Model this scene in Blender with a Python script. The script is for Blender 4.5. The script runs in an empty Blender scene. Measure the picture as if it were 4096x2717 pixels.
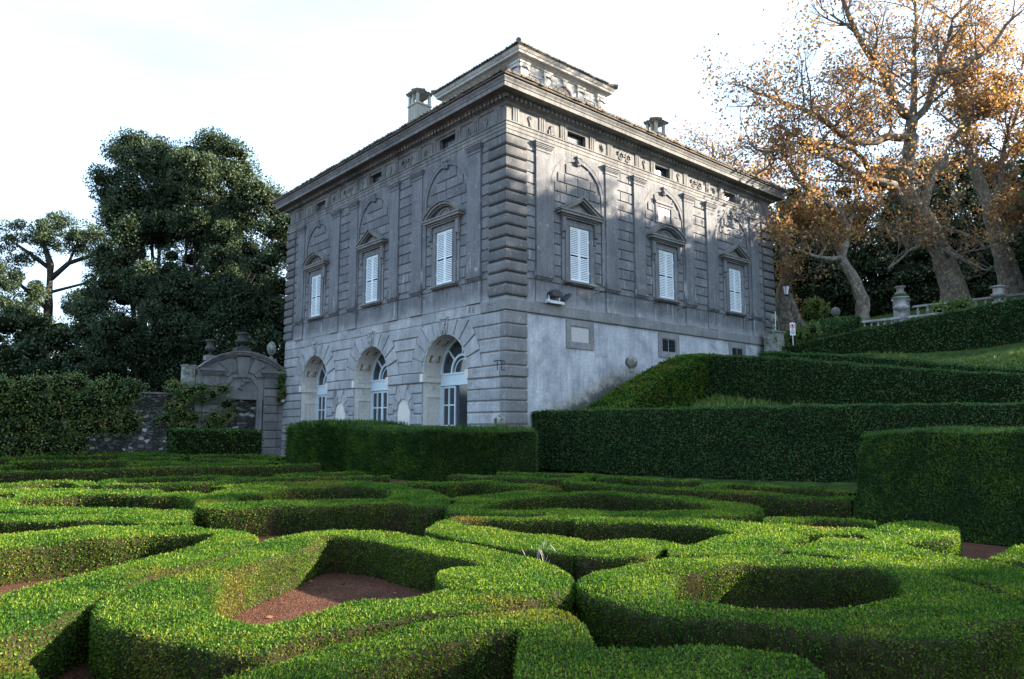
import bpy, bmesh, math, random
import numpy as np
from mathutils import Vector, Matrix
R = math.radians
S = bpy.context.scene
COL = S.collection
# ------------------------------------------------------------------ camera, sky, sun, exposure
CAM = np.array([22.507, -19.392, 1.9])
cd = bpy.data.cameras.new('camera'); cam = bpy.data.objects.new('camera', cd); COL.objects.link(cam)
cam.location = CAM; cam.rotation_euler = (math.pi/2 + 0.12141, 0, 0.85164)
cd.sensor_width = 36; cd.lens = 25.137; cd.clip_start = 0.05; cd.clip_end = 3000
S.camera = cam
SUN_AZ = R(33.0)      # clockwise from +Y
SUN_EL = R(20.0)
W = bpy.data.worlds.new('World'); S.world = W; W.use_nodes = True
nt = W.node_tree; bg = nt.nodes['Background']
sky = nt.nodes.new('ShaderNodeTexSky'); sky.sky_type = 'NISHITA'; sky.sun_disc = False
sky.sun_elevation = SUN_EL; sky.sun_rotation = SUN_AZ; sky.air_density = 1.0; sky.dust_density = 1.6; sky.ozone_density = 1.0
# thin high cloud veil: noise over the sky direction
tc = nt.nodes.new('ShaderNodeTexCoord'); mp = nt.nodes.new('ShaderNodeMapping'); mp.inputs['Scale'].default_value = (1.2, 1.2, 4.5)
nz = nt.nodes.new('ShaderNodeTexNoise'); nz.inputs['Scale'].default_value = 1.6; nz.inputs['Detail'].default_value = 6
cr = nt.nodes.new('ShaderNodeValToRGB'); cr.color_ramp.elements[0].position = 0.3; cr.color_ramp.elements[1].position = 0.75; cr.color_ramp.elements[0].color = (.42, .42, .42, 1)
cr.color_ramp.elements[1].color = (0.85, 0.85, 0.85, 1)
mx = nt.nodes.new('ShaderNodeMixRGB'); mx.inputs[2].default_value = (3.3, 4.55, 6.1, 1)
nt.links.new(tc.outputs['Generated'], mp.inputs[0]); nt.links.new(mp.outputs[0], nz.inputs[0]); nt.links.new(nz.outputs[0], cr.inputs[0])
nt.links.new(cr.outputs[0], mx.inputs[0]); nt.links.new(sky.outputs[0], mx.inputs[1]); nt.links.new(mx.outputs[0], bg.inputs[0])
bg.inputs[1].default_value = 0.085
sd = bpy.data.lights.new('sun', 'SUN'); sun = bpy.data.objects.new('sun', sd); COL.objects.link(sun)
sd.energy = 5.0; sd.angle = R(0.5); sd.color = (1.0, 0.86, 0.68)
SUNV = Vector((math.sin(SUN_AZ)*math.cos(SUN_EL), math.cos(SUN_AZ)*math.cos(SUN_EL), math.sin(SUN_EL)))
sun.rotation_euler = SUNV.to_track_quat('Z', 'Y').to_euler(); sun.location = (30, 30, 60)
S.view_settings.view_transform = 'Standard'; S.view_settings.look = 'None'
S.view_settings.exposure = 2.35; S.view_settings.gamma = 1.0
S.cycles.max_bounces = 6; S.cycles.diffuse_bounces = 3; S.cycles.glossy_bounces = 2; S.cycles.transmission_bounces = 3; S.cycles.transparent_max_bounces = 6

# ------------------------------------------------------------------ materials
MATS = {}
def nmat(name):
    m = bpy.data.materials.new(name); m.use_nodes = True; MATS[name] = m
    n = m.node_tree.nodes; return m, n, m.node_tree.links, n['Principled BSDF']
def ramp(n, els):
    r = n.new('ShaderNodeValToRGB'); e = r.color_ramp.elements
    e[0].position, e[0].color = els[0][0], (*els[0][1], 1); e[1].position, e[1].color = els[-1][0], (*els[-1][1], 1)
    for p, c in els[1:-1]:
        x = e.new(p); x.color = (*c, 1)
    return r
def noise(n, l, vec, sc, det=4, rough=.55, dist=0):
    t = n.new('ShaderNodeTexNoise'); t.inputs['Scale'].default_value = sc; t.inputs['Detail'].default_value = det
    t.inputs['Roughness'].default_value = rough; t.inputs['Distortion'].default_value = dist
    l.new(vec, t.inputs['Vector']); return t.outputs['Fac']
def scaled(n, l, vec, s):
    m = n.new('ShaderNodeMapping'); m.inputs['Scale'].default_value = s; l.new(vec, m.inputs['Vector']); return m.outputs['Vector']
def mix(n, l, f, a, b, mode='MIX'):
    m = n.new('ShaderNodeMixRGB'); m.blend_type = mode
    for i, v in ((0, f), (1, a), (2, b)):
        if isinstance(v, (int, float)): m.inputs[i].default_value = v
        elif isinstance(v, tuple): m.inputs[i].default_value = (*v, 1)
        else: l.new(v, m.inputs[i])
    return m.outputs[0]
def bump(n, l, h, strength, dist, bsdf):
    b = n.new('ShaderNodeBump'); b.inputs['Strength'].default_value = strength; b.inputs['Distance'].default_value = dist
    l.new(h, b.inputs['Height']); l.new(b.outputs[0], bsdf.inputs['Normal'])
def setv(b, rough, spec=.3, metal=0):
    b.inputs['Roughness'].default_value = rough; b.inputs['Specular IOR Level'].default_value = spec; b.inputs['Metallic'].default_value = metal

def stone(name, c0, c1, spot=(.5,.5,.48), spot_amt=.5, streak=.3, rough=.9, bump_s=.6, blotch=None, bl_lo=.5, comb=False, scale=1.0, drip=None, mould=False, isl=.16):
    m, n, l, b = nmat(name)
    g = n.new('ShaderNodeNewGeometry').outputs['Position']
    big = noise(n, l, g, .9*scale, 5)
    col = mix(n, l, big, c0, c1)
    r0 = ramp(n, [(.3, c0), (.7, c1)]); l.new(big, r0.inputs[0]); col = r0.outputs[0]
    # block to block and grain
    gr = noise(n, l, g, 9*scale, 5, .7)
    r1 = ramp(n, [(.3, (.72,.72,.72)), (.7, (1.25,1.25,1.25))]); l.new(gr, r1.inputs[0])
    col = mix(n, l, .7, col, r1.outputs[0], 'MULTIPLY')
    # vertical weather streaks
    st = noise(n, l, scaled(n, l, g, (5, 5, .35)), 1.2, 4, .6)
    r2 = ramp(n, [(.35, (1,1,1)), (.62, (.62,.62,.64))]); l.new(st, r2.inputs[0])
    col = mix(n, l, streak, col, r2.outputs[0], 'MULTIPLY')
    if blotch:
        bn = noise(n, l, scaled(n, l, g, (1, 1, 1.3)), .75*scale**2.4, 7, .65, .4)
        r3 = ramp(n, [(bl_lo, (0,0,0)), (bl_lo+.16, (1,1,1))]); l.new(bn, r3.inputs[0])
        col = mix(n, l, r3.outputs[0], col, blotch)
    oi = n.new('ShaderNodeNewGeometry').outputs['Random Per Island']
    ri = ramp(n, [(0, (1-isl,)*3), (1, (1+isl,)*3)]); l.new(oi, ri.inputs[0]); col = mix(n, l, 1.0, col, ri.outputs[0], 'MULTIPLY')
    sz = n.new('ShaderNodeSeparateXYZ'); l.new(g, sz.inputs[0])
    def mth(op, a, b_, clamp=False):
        q = n.new('ShaderNodeMath'); q.operation = op; q.use_clamp = clamp
        for i, v in ((0, a), (1, b_)):
            if isinstance(v, (int, float)): q.inputs[i].default_value = v
            else: l.new(v, q.inputs[i])
        return q.outputs[0]
    if drip:
        dn = noise(n, l, scaled(n, l, g, (3.1, 3.1, .22)), 1.6, 4, .6); rd = ramp(n, [(.60, (0,0,0)), (.66, (1,1,1))]); l.new(dn, rd.inputs[0])
        wn = noise(n, l, g, 1.2, 5, .6)
        zz = mth('ADD', sz.outputs[2], mth('MULTIPLY', wn, -1.2)); band = mth('MULTIPLY', mth('SUBTRACT', drip, zz), 2.5, True)
        col = mix(n, l, mth('MULTIPLY', mth('MULTIPLY', rd.outputs[0], band), .75), col, (.42,.42,.43))
        low = mth('MULTIPLY', mth('SUBTRACT', 7.75, mth('ADD', zz, .55)), 2.2, True)
        col = mix(n, l, mth('MULTIPLY', low, .45), col, (.42,.42,.43))
    if mould:
        wn = noise(n, l, g, 1.7, 7, .7); e = mth('SUBTRACT', mth('ADD', mth('MULTIPLY', sz.outputs[1], .42), mth('MULTIPLY', wn, 2.2)), mth('SUBTRACT', sz.outputs[2], .85))
        m1 = mth('MULTIPLY', e, 1.6, True); m2 = mth('MULTIPLY', mth('SUBTRACT', e, .55), 2.5, True)
        lim = mth('MULTIPLY', mth('SUBTRACT', 9.0, sz.outputs[1]), .5, True)
        col = mix(n, l, mth('MULTIPLY', mth('MULTIPLY', m1, .6), lim), col, (.22,.20,.11)); col = mix(n, l, mth('MULTIPLY', mth('MULTIPLY', m2, .85), lim), col, (.07,.072,.07))
    # pale lichen spots
    sp = noise(n, l, g, 5*scale, 3, .5); r4 = ramp(n, [(.655, (0,0,0)), (.70, (1,1,1))]); l.new(sp, r4.inputs[0])
    mul = n.new('ShaderNodeMath'); mul.operation = 'MULTIPLY'; mul.inputs[1].default_value = spot_amt; l.new(r4.outputs[0], mul.inputs[0])
    col = mix(n, l, mul.outputs[0], col, spot)
    l.new(col, b.inputs['Base Color']); setv(b, rough, .2)
    h = noise(n, l, g, 22*scale, 6, .7)
    if comb:
        cn = noise(n, l, scaled(n, l, g, (22, 22, 1.2)), 1.0, 2, .5)
        h = mix(n, l, .6, h, cn)
    bump(n, l, h, bump_s, .02, b)
    return m
stone('stone_dark', (.14,.143,.152), (.205,.208,.217), (.42,.42,.41), .42, .5, comb=True, drip=9.1)
stone('stone_quoin', (.115,.115,.118), (.18,.178,.176), (.40,.38,.33), .3, .3, bump_s=1.0, comb=True)
stone('stone_cornice', (.13,.13,.13), (.27,.265,.255), (.40,.40,.36), .4, .75, comb=False)
stone('stone_light', (.28,.283,.29), (.42,.423,.43), (.5,.5,.5), .3, .45, bump_s=.9, blotch=(.17,.165,.165), bl_lo=.56, comb=True)
stone('stone_belt', (.19,.19,.19), (.28,.278,.275), (.5,.5,.48), .3, .4, blotch=(.20,.145,.05), bl_lo=.60)
stone('stone_sill', (.16,.155,.15), (.24,.235,.225), (.35,.34,.26), .6, .4)
stone('plaster_blue', (.33,.345,.375), (.62,.63,.65), (.62,.63,.64), .5, .55, blotch=(.27,.275,.29), bl_lo=.53, bump_s=.9, mould=True)
stone('plaster_white', (.58,.55,.49), (.70,.67,.61), (.75,.73,.7), .2, .2, bump_s=.15)
stone('belvedere_stucco', (.42,.41,.38), (.58,.565,.53), (.65,.64,.6), .3, .7, blotch=(.22,.21,.2), bl_lo=.6)
stone('stone_gate', (.15,.15,.148), (.25,.245,.235), (.30,.32,.22), .5, .5, blotch=(.085,.095,.06), bl_lo=.58)
stone('stone_mossy', (.20,.20,.18), (.34,.34,.32), (.6,.6,.58), .8, .3, blotch=(.05,.075,.02), bl_lo=.47, scale=2.2)
stone('stone_balustrade', (.30,.29,.28), (.42,.41,.39), (.6,.6,.58), .5, .4, blotch=(.16,.17,.12), bl_lo=.56)
stone('stone_urn', (.055,.056,.055), (.10,.10,.095), (.2,.2,.15), .4, .5, blotch=(.045,.055,.03), bl_lo=.5, scale=2)
stone('chimney_plaster', (.36,.34,.29), (.46,.44,.37), (.5,.48,.42), .3, .6)

def rubble(name):
    m, n, l, b = nmat(name)
    g = n.new('ShaderNodeNewGeometry').outputs['Position']
    v = n.new('ShaderNodeTexVoronoi'); v.inputs['Scale'].default_value = 3.4; v.feature = 'F1'
    l.new(scaled(n, l, g, (1, 1, 1.7)), v.inputs['Vector'])
    r = ramp(n, [(.0, (.055,.055,.055)), (.5, (.11,.108,.10)), (.86, (.15,.15,.145)), (.93, (.42,.42,.41))]); 
    sx = n.new('ShaderNodeSeparateColor'); l.new(v.outputs['Color'], sx.inputs[0]); l.new(sx.outputs[0], r.inputs[0])
    v2 = n.new('ShaderNodeTexVoronoi'); v2.feature = 'DISTANCE_TO_EDGE'; v2.inputs['Scale'].default_value = 3.4
    l.new(scaled(n, l, g, (1, 1, 1.7)), v2.inputs['Vector'])
    r2 = ramp(n, [(.0, (.35,.34,.32)), (.12, (1,1,1))]); l.new(v2.outputs['Distance'], r2.inputs[0])
    c = mix(n, l, 1.0, r.outputs[0], r2.outputs[0], 'MULTIPLY')
    st = noise(n, l, g, 1.1, 5); r3 = ramp(n, [(.4, (.6,.62,.55)), (.65, (1.3,1.3,1.3))]); l.new(st, r3.inputs[0])
    c = mix(n, l, 1.0, c, r3.outputs[0], 'MULTIPLY')
    l.new(c, b.inputs['Base Color']); setv(b, .95, .15); bump(n, l, r2.outputs[0], 1.0, .06, b)
rubble('rubble_wall')

def leaf(name, cols, transl=.28, rough=.38, spec=.45, patch=None, tint=(1.5,1.45,.7)):
    m, n, l, b = nmat(name)
    at = n.new('ShaderNodeAttribute'); at.attribute_name = 'rnd'
    g = n.new('ShaderNodeNewGeometry').outputs['Position']
    big = noise(n, l, g, 1.3, 4, .6)
    ad = n.new('ShaderNodeMath'); ad.operation = 'MULTIPLY_ADD'; l.new(big, ad.inputs[0]); ad.inputs[1].default_value = 1.7; ad.inputs[2].default_value = -.88
    a2 = n.new('ShaderNodeMath'); a2.operation = 'ADD'; a2.use_clamp = True; l.new(at.outputs['Fac'], a2.inputs[0]); l.new(ad.outputs[0], a2.inputs[1])
    k = len(cols); r = ramp(n, [(i/(k-1), c) for i, c in enumerate(cols)]); l.new(a2.outputs[0], r.inputs[0])
    c = r.outputs[0]
    if patch:
        pn = noise(n, l, g, .55, 3, .5); r2 = ramp(n, [(.60, (0,0,0)), (.70, (1,1,1))]); l.new(pn, r2.inputs[0])
        m2 = n.new('ShaderNodeMath'); m2.operation = 'MULTIPLY'; l.new(r2.outputs[0], m2.inputs[0]); l.new(at.outputs['Fac'], m2.inputs[1])
        c = mix(n, l, m2.outputs[0], c, patch)
    l.new(c, b.inputs['Base Color']); setv(b, rough, spec)
    t = n.new('ShaderNodeBsdfTranslucent'); l.new(mix(n, l, 1.0, c, tint, 'MULTIPLY'), t.inputs[0])
    ms = n.new('ShaderNodeMixShader'); ms.inputs[0].default_value = transl
    l.new(b.outputs[0], ms.inputs[1]); l.new(t.outputs[0], ms.inputs[2]); l.new(ms.outputs[0], n['Material Output'].inputs[0])
leaf('box_leaf', [(.015,.056,.007), (.028,.090,.009), (.050,.128,.011), (.092,.170,.016), (.175,.225,.028)], .40, rough=.5, spec=.16, patch=(.24,.15,.035))
leaf('tall_hedge_leaf', [(.016,.052,.018), (.025,.076,.024), (.038,.100,.030), (.060,.130,.036), (.11,.14,.05)], .25, rough=.6, spec=.14)
leaf('yew_leaf', [(.008,.034,.007), (.014,.050,.009), (.023,.070,.011), (.045,.105,.014), (.11,.18,.02)], .22, rough=.5, spec=.3)
leaf('oak_leaf', [(.020,.038,.022), (.030,.054,.030), (.042,.070,.036), (.060,.092,.042), (.10,.125,.055)], .15, rough=.55, spec=.25)
leaf('ivy_leaf', [(.03,.07,.02), (.055,.11,.026), (.09,.15,.034), (.15,.19,.045), (.21,.17,.06)], .25)
leaf('plane_leaf', [(.12,.065,.042), (.19,.105,.062), (.27,.155,.085), (.34,.215,.10), (.44,.32,.12), (.22,.23,.08)], .45, rough=.5, spec=.25, tint=(1.35,1.15,.85))
leaf('shrub_leaf', [(.05,.10,.02), (.09,.15,.03), (.15,.21,.05), (.22,.27,.08)], .35)
leaf('dead_leaf', [(.10,.05,.03), (.18,.08,.035), (.26,.12,.045)], .1, rough=.7)

def plain(name, c, rough=.6, spec=.4, metal=0, var=.15, sc=6):
    m, n, l, b = nmat(name)
    g = n.new('ShaderNodeNewGeometry').outputs['Position']
    f = noise(n, l, g, sc, 4); r = ramp(n, [(.3, tuple(x*(1-var) for x in c)), (.7, tuple(min(1, x*(1+var)) for x in c))]); l.new(f, r.inputs[0])
    l.new(r.outputs[0], b.inputs['Base Color']); setv(b, rough, spec, metal); return m
plain('shutter_paint', (.70,.77,.80), .45, .4, var=.06)
plain('door_paint', (.56,.66,.72), .45, .4, var=.06)
plain('dark_inside', (.02,.02,.022), .9, .1)
plain('iron', (.025,.025,.028), .5, .5, .6)
plain('floodlight_metal', (.03,.035,.05), .45, .5)
plain('white_metal', (.62,.64,.66), .5, .4)
plain('moss', (.045,.075,.015), .95, .1, var=.5, sc=14)
plain('ochre', (.30,.17,.05), .9, .1, var=.3)
plain('relief_white', (.56,.55,.50), .9, .1)
plain('marble', (.42,.36,.36), .6, .3, var=.2, sc=25)
plain('marble_panel', (.48,.46,.45), .7, .3, var=.12, sc=12)
plain('wood_brown', (.14,.075,.04), .6, .3)
plain('skin', (.55,.33,.24), .6, .3, var=.03)
plain('hair', (.02,.016,.013), .7, .3)
plain('coat', (.012,.012,.016), .8, .2)
plain('trousers', (.03,.03,.045), .85, .2)
plain('sign_white', (.72,.72,.72), .5, .4, var=.03)
plain('sign_red', (.50,.03,.04), .5, .4, var=.03)
plain('sign_black', (.03,.03,.03), .6, .3)
plain('lead', (.12,.12,.12), .7, .3)
plain('dead_twig', (.42,.38,.33), .9, .1)
def glass(name, c=(.03,.035,.045), rough=.08):
    m, n, l, b = nmat(name); b.inputs['Base Color'].default_value = (*c, 1); setv(b, rough, .9); b.inputs['IOR'].default_value = 1.5
glass('glass_dark'); glass('glass_lead', (.10,.12,.15), .15)

def tiles(name):
    m, n, l, b = nmat(name)
    g = n.new('ShaderNodeNewGeometry').outputs['Position']
    f = noise(n, l, g, 3.5, 6, .7); r = ramp(n, [(.3, (.07,.06,.05)), (.5, (.14,.12,.095)), (.62, (.24,.17,.11)), (.75, (.16,.17,.07))]); l.new(f, r.inputs[0])
    l.new(r.outputs[0], b.inputs['Base Color']); setv(b, .95, .1); bump(n, l, noise(n, l, g, 18, 4), .6, .03, b)
tiles('roof_tile')

def bark(name, c0, c1, c2):
    m, n, l, b = nmat(name)
    g = n.new('ShaderNodeNewGeometry').outputs['Position']
    f = noise(n, l, scaled(n, l, g, (1, 1, .6)), 4.6, 8, .75, .8); r = ramp(n, [(.35, c0), (.5, c1), (.64, c2)]); r.color_ramp.interpolation = 'LINEAR'; l.new(f, r.inputs[0])
    l.new(r.outputs[0], b.inputs['Base Color']); setv(b, .9, .2); bump(n, l, noise(n, l, g, 9, 5, .7), .8, .05, b)
bark('plane_bark', (.085,.07,.052), (.16,.135,.105), (.36,.33,.27))
bark('oak_bark', (.035,.03,.025), (.06,.052,.042), (.09,.08,.065))

def gravel():
    m, n, l, b = nmat('gravel')
    g = n.new('ShaderNodeNewGeometry').outputs['Position']
    v = n.new('ShaderNodeTexVoronoi'); v.inputs['Scale'].default_value = 75; l.new(g, v.inputs['Vector'])
    sx = n.new('ShaderNodeSeparateColor'); l.new(v.outputs['Color'], sx.inputs[0])
    r = ramp(n, [(.0, (.036,.015,.009)), (.5, (.085,.034,.020)), (1.0, (.18,.082,.05))]); l.new(sx.outputs[0], r.inputs[0])
    f = noise(n, l, g, 2.2, 5, .65); r2 = ramp(n, [(.35, (.6,.58,.52)), (.6, (1,1,1))]); l.new(f, r2.inputs[0])
    c = mix(n, l, .8, r.outputs[0], r2.outputs[0], 'MULTIPLY')
    l.new(c, b.inputs['Base Color']); setv(b, .95, .15); bump(n, l, v.outputs['Distance'], .9, .012, b)
gravel()
def grass():
    m, n, l, b = nmat('grass_ground')
    g = n.new('ShaderNodeNewGeometry').outputs['Position']
    f = noise(n, l, g, 2.5, 8, .7); r = ramp(n, [(.3, (.035,.028,.016)), (.48, (.035,.06,.016)), (.7, (.07,.13,.022))]); l.new(f, r.inputs[0])
    l.new(r.outputs[0], b.inputs['Base Color']); setv(b, .95, .1); bump(n, l, noise(n, l, g, 30, 5), .8, .05, b)
grass()
plain('forest_floor', (.05,.038,.022), .95, .1, var=.5, sc=2)
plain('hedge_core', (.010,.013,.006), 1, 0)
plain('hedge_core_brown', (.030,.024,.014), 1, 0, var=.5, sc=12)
plain('curtain', (.10,.10,.11), .9, .1)

# ------------------------------------------------------------------ object helpers
WL = {None: np.zeros(3)}
def tag(o, label=None, cat=None, group=None, kind=None):
    if label: o['label'] = label
    if cat: o['category'] = cat
    if group: o['group'] = group
    if kind: o['kind'] = kind
    return o
def thing(name, loc, label, cat, group=None):
    o = bpy.data.objects.new(name, None); COL.objects.link(o); o.location = loc; o.empty_display_size = .3
    WL[o.name] = np.array(loc, float); return tag(o, label, cat, group)
def place(o, parent, loc=None):
    if parent is not None:
        o.parent = parent; WL[o.name] = WL[parent.name]
    else: WL[o.name] = np.array(loc if loc is not None else (0, 0, 0), float); o.location = WL[o.name]
def I(s, z, n): return (s, n, z)
def TL(s, z, n): return (-s, -n, z)
def TR(s, z, n): return (n, s, z)
def TG(s, z, n): return (-22+n, -s, z)
class MB:
    def __init__(s): s.v = []; s.f = []; s.m = []; s.cur = 0
    def add(s, V, F, T=None):
        k = len(s.v); s.v += [tuple(T(*p)) if T else tuple(p) for p in V]
        s.f += [tuple(k+i for i in f) for f in F]; s.m += [s.cur]*len(F); return s
    def box(s, a0, a1, z0, z1, n0, n1, T=TR):
        V = [(a, z, n) for n in (n0, n1) for z in (z0, z1) for a in (a0, a1)]
        return s.add(V, [(0,1,3,2), (4,6,7,5), (0,4,5,1), (2,3,7,6), (0,2,6,4), (1,5,7,3)], T)
    def cbox(s, a0, a1, z0, z1, n0, n1, c, T=TR):   # front edges chamfered by c
        V = [(a, z, n0) for z in (z0, z1) for a in (a0, a1)] + [(a, z, n1-c) for z in (z0, z1) for a in (a0, a1)] + [(a, z, n1) for z in (z0+c, z1-c) for a in (a0+c, a1-c)]
        F = [(0,1,3,2)]
        for o in (0, 4): F += [(o+0,o+1,o+5,o+4), (o+1,o+3,o+7,o+5), (o+3,o+2,o+6,o+7), (o+2,o+0,o+4,o+6)]
        return s.add(V, F+[(8,9,11,10)], T)
    def prism(s, poly, n0, n1, T=TR):
        k = len(poly); V = [(a, z, n0) for a, z in poly] + [(a, z, n1) for a, z in poly]
        return s.add(V, [tuple(range(k))[::-1], tuple(range(k, 2*k))] + [(i, (i+1) % k, k+(i+1) % k, k+i) for i in range(k)], T)
    def ring(s, cx, cz, r0, r1, a0, a1, n0, n1, T=TR, k=16):
        for i in range(k):
            t0, t1 = a0+(a1-a0)*i/k, a0+(a1-a0)*(i+1)/k
            s.prism([(cx+r0*math.cos(t0), cz+r0*math.sin(t0)), (cx+r1*math.cos(t0), cz+r1*math.sin(t0)), (cx+r1*math.cos(t1), cz+r1*math.sin(t1)), (cx+r0*math.cos(t1), cz+r0*math.sin(t1))], n0, n1, T)
        return s
    def lathe(s, prof, c=(0, 0, 0), k=20):
        V = []
        for r, z in prof:
            V += [(c[0]+r*math.cos(2*math.pi*i/k), c[1]+r*math.sin(2*math.pi*i/k), c[2]+z) for i in range(k)]
        F = [(j*k+i, j*k+(i+1) % k, (j+1)*k+(i+1) % k, (j+1)*k+i) for j in range(len(prof)-1) for i in range(k)]
        F += [tuple(range(k))[::-1], tuple(range((len(prof)-1)*k, len(prof)*k))]
        return s.add(V, F)
    def ball(s, c, r, k=16, sq=1.0):
        pr = [(r*math.sin(math.pi*i/(k//2))+1e-3, -r*sq*math.cos(math.pi*i/(k//2))) for i in range(k//2+1)]
        return s.lathe(pr, c, k)
    def tube(s, pts, rad, k=8):
        P = [Vector(p) for p in pts]; V = []; up = Vector((.13, .27, 1)).normalized()
        if isinstance(rad, (int, float)): rad = [rad]*len(P)
        for i, p in enumerate(P):
            d = (P[min(i+1, len(P)-1)]-P[max(i-1, 0)]).normalized()
            a = d.cross(up if abs(d.dot(up)) < .95 else Vector((1, 0, 0))).normalized(); b = d.cross(a)
            V += [tuple(p+(a*math.cos(2*math.pi*j/k)+b*math.sin(2*math.pi*j/k))*rad[i]) for j in range(k)]
        F = [(i*k+j, i*k+(j+1) % k, (i+1)*k+(j+1) % k, (i+1)*k+j) for i in range(len(P)-1) for j in range(k)]
        F += [tuple(range(k))[::-1], tuple(range((len(P)-1)*k, len(P)*k))]
        return s.add(V, F)
    def sweep(s, path, prof, closed=False):         # path 2d, outward on the right; prof (n,z)
        n = len(path); V = []; k = len(prof)
        for i, p in enumerate(path):
            p = Vector(p)
            d0 = (p-Vector(path[i-1])).normalized() if (i > 0 or closed) else None
            d1 = (Vector(path[(i+1) % n])-p).normalized() if (i < n-1 or closed) else None
            if d0 is None: d0 = d1
            if d1 is None: d1 = d0
            n0 = Vector((d0.y, -d0.x)); n1 = Vector((d1.y, -d1.x)); mn = (n0+n1); mn = mn/ (mn.dot(n0)) 
            V += [(p.x+mn.x*a, p.y+mn.y*a, z) for a, z in prof]
        F = []
        for i in range(n if closed else n-1):
            a, b = i*k, ((i+1) % n)*k
            F += [(a+j, b+j, b+j+1, a+j+1) for j in range(k-1)]
        if not closed: F += [tuple(range(k)), tuple(range((n-1)*k, n*k))[::-1]]
        return s.add(V, F)
    def build(s, name, mats, parent=None, loc=None, smooth=False, recalc=True):
        me = bpy.data.meshes.new(name); o = bpy.data.objects.new(name, me); COL.objects.link(o); place(o, parent, loc)
        w = WL[o.name]
        me.from_pydata([(a-w[0], b-w[1], c-w[2]) for a, b, c in s.v], [], s.f)
        if isinstance(mats, str): mats = [mats]
        for m in mats: me.materials.append(MATS[m])
        me.polygons.foreach_set('material_index', s.m)
        if recalc:
            b = bmesh.new(); b.from_mesh(me); bmesh.ops.recalc_face_normals(b, faces=b.faces); b.to_mesh(me); b.free()
        if smooth: me.polygons.foreach_set('use_smooth', [True]*len(s.f))
        me.update(); return o

# ---- numpy foliage: many leaf faces in one mesh
def wob(P, k=1.0, seed=0):
    x, y, z = P[..., 0]*k, P[..., 1]*k, P[..., 2]*k
    return (np.sin(x*1.7+seed)+np.sin(y*2.3+1.3*seed+z)+np.sin((x+y)*3.1+2*seed)*.6+np.sin(z*3.7-x*2.1+seed)*.7+np.sin(x*6.3-y*5.1+z*4)*.4)/3.0
def leaf_quads(p, d, nn, L, Wd):                     # base point, long axis, approx normal
    d = d/np.linalg.norm(d, axis=1, keepdims=True); c = np.cross(d, nn); c /= (np.linalg.norm(c, axis=1, keepdims=True)+1e-9)
    L = L[:, None]; Wd = Wd[:, None]
    return np.stack([p, p+d*L*.5+c*Wd*.5, p+d*L, p+d*L*.5-c*Wd*.5], axis=1).reshape(-1, 3)
def scatter(rng, A, B, C, dens, size, along=.35, asp=.6, out=.015, up=.15, spread=.8):
    e1, e2 = B-A, C-A; nr = np.cross(e1, e2); ar = np.linalg.norm(nr, axis=1)*.5; nr = nr/(2*ar[:, None]+1e-12)
    cnt = rng.poisson(ar*dens); idx = np.repeat(np.arange(len(A)), cnt); N = len(idx)
    u, v = rng.rand(N), rng.rand(N); sw = u+v > 1; u[sw], v[sw] = 1-u[sw], 1-v[sw]
    P = A[idx]+e1[idx]*u[:, None]+e2[idx]*v[:, None]; n = nr[idx]; s = size[idx]*(.7+.6*rng.rand(N))
    P = P+n*((rng.rand(N)*1.6-.9)*out)[:, None]
    rv = rng.randn(N, 3); rv /= np.linalg.norm(rv, axis=1, keepdims=True)
    d = n*along+rv*spread; d[:, 2] += up
    nn = n+rng.randn(N, 3)*.75
    return leaf_quads(P, d, nn, s*1.15, s*asp), np.repeat(rng.rand(N), 4)
def fast_mesh(name, core_v, core_f, leaves, rnds, mats, parent=None, loc=None, core_rnd=.3):
    """core quads (array n,4) get material 0, leaf quads material 1"""
    core_v = np.asarray(core_v, float).reshape(-1, 3); core_f = np.asarray(core_f, int).reshape(-1, 4)
    LV = np.concatenate(leaves) if leaves else np.zeros((0, 3)); RN = np.concatenate(rnds) if rnds else np.zeros(0)
    me = bpy.data.meshes.new(name); o = bpy.data.objects.new(name, me); COL.objects.link(o); place(o, parent, loc)
    V = np.concatenate([core_v, LV])-WL[o.name]; nl = len(LV)//4
    F = np.concatenate([core_f.ravel(), np.arange(nl*4)+len(core_v)]); nf = len(core_f)+nl
    me.vertices.add(len(V)); me.vertices.foreach_set('co', V.astype(np.float32).ravel())
    me.loops.add(nf*4); me.loops.foreach_set('vertex_index', F.astype(np.int32))
    me.polygons.add(nf); me.polygons.foreach_set('loop_start', np.arange(0, nf*4, 4, dtype=np.int32)); me.polygons.foreach_set('loop_total', np.full(nf, 4, np.int32))
    mi = np.ones(nf, np.int32); mi[:len(core_f)] = 0
    for m in mats: me.materials.append(MATS[m])
    me.polygons.foreach_set('material_index', mi)
    at = me.attributes.new('rnd', 'FLOAT', 'POINT'); at.data.foreach_set('value', np.concatenate([np.full(len(core_v), core_rnd), RN]).astype(np.float32))
    me.update(calc_edges=True); return o
def tris(V, F):
    F = np.asarray(F); a, b, c, d = V[F[:, 0]], V[F[:, 1]], V[F[:, 2]], V[F[:, 3]]
    return np.concatenate([a, a]), np.concatenate([b, c]), np.concatenate([c, d])
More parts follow.
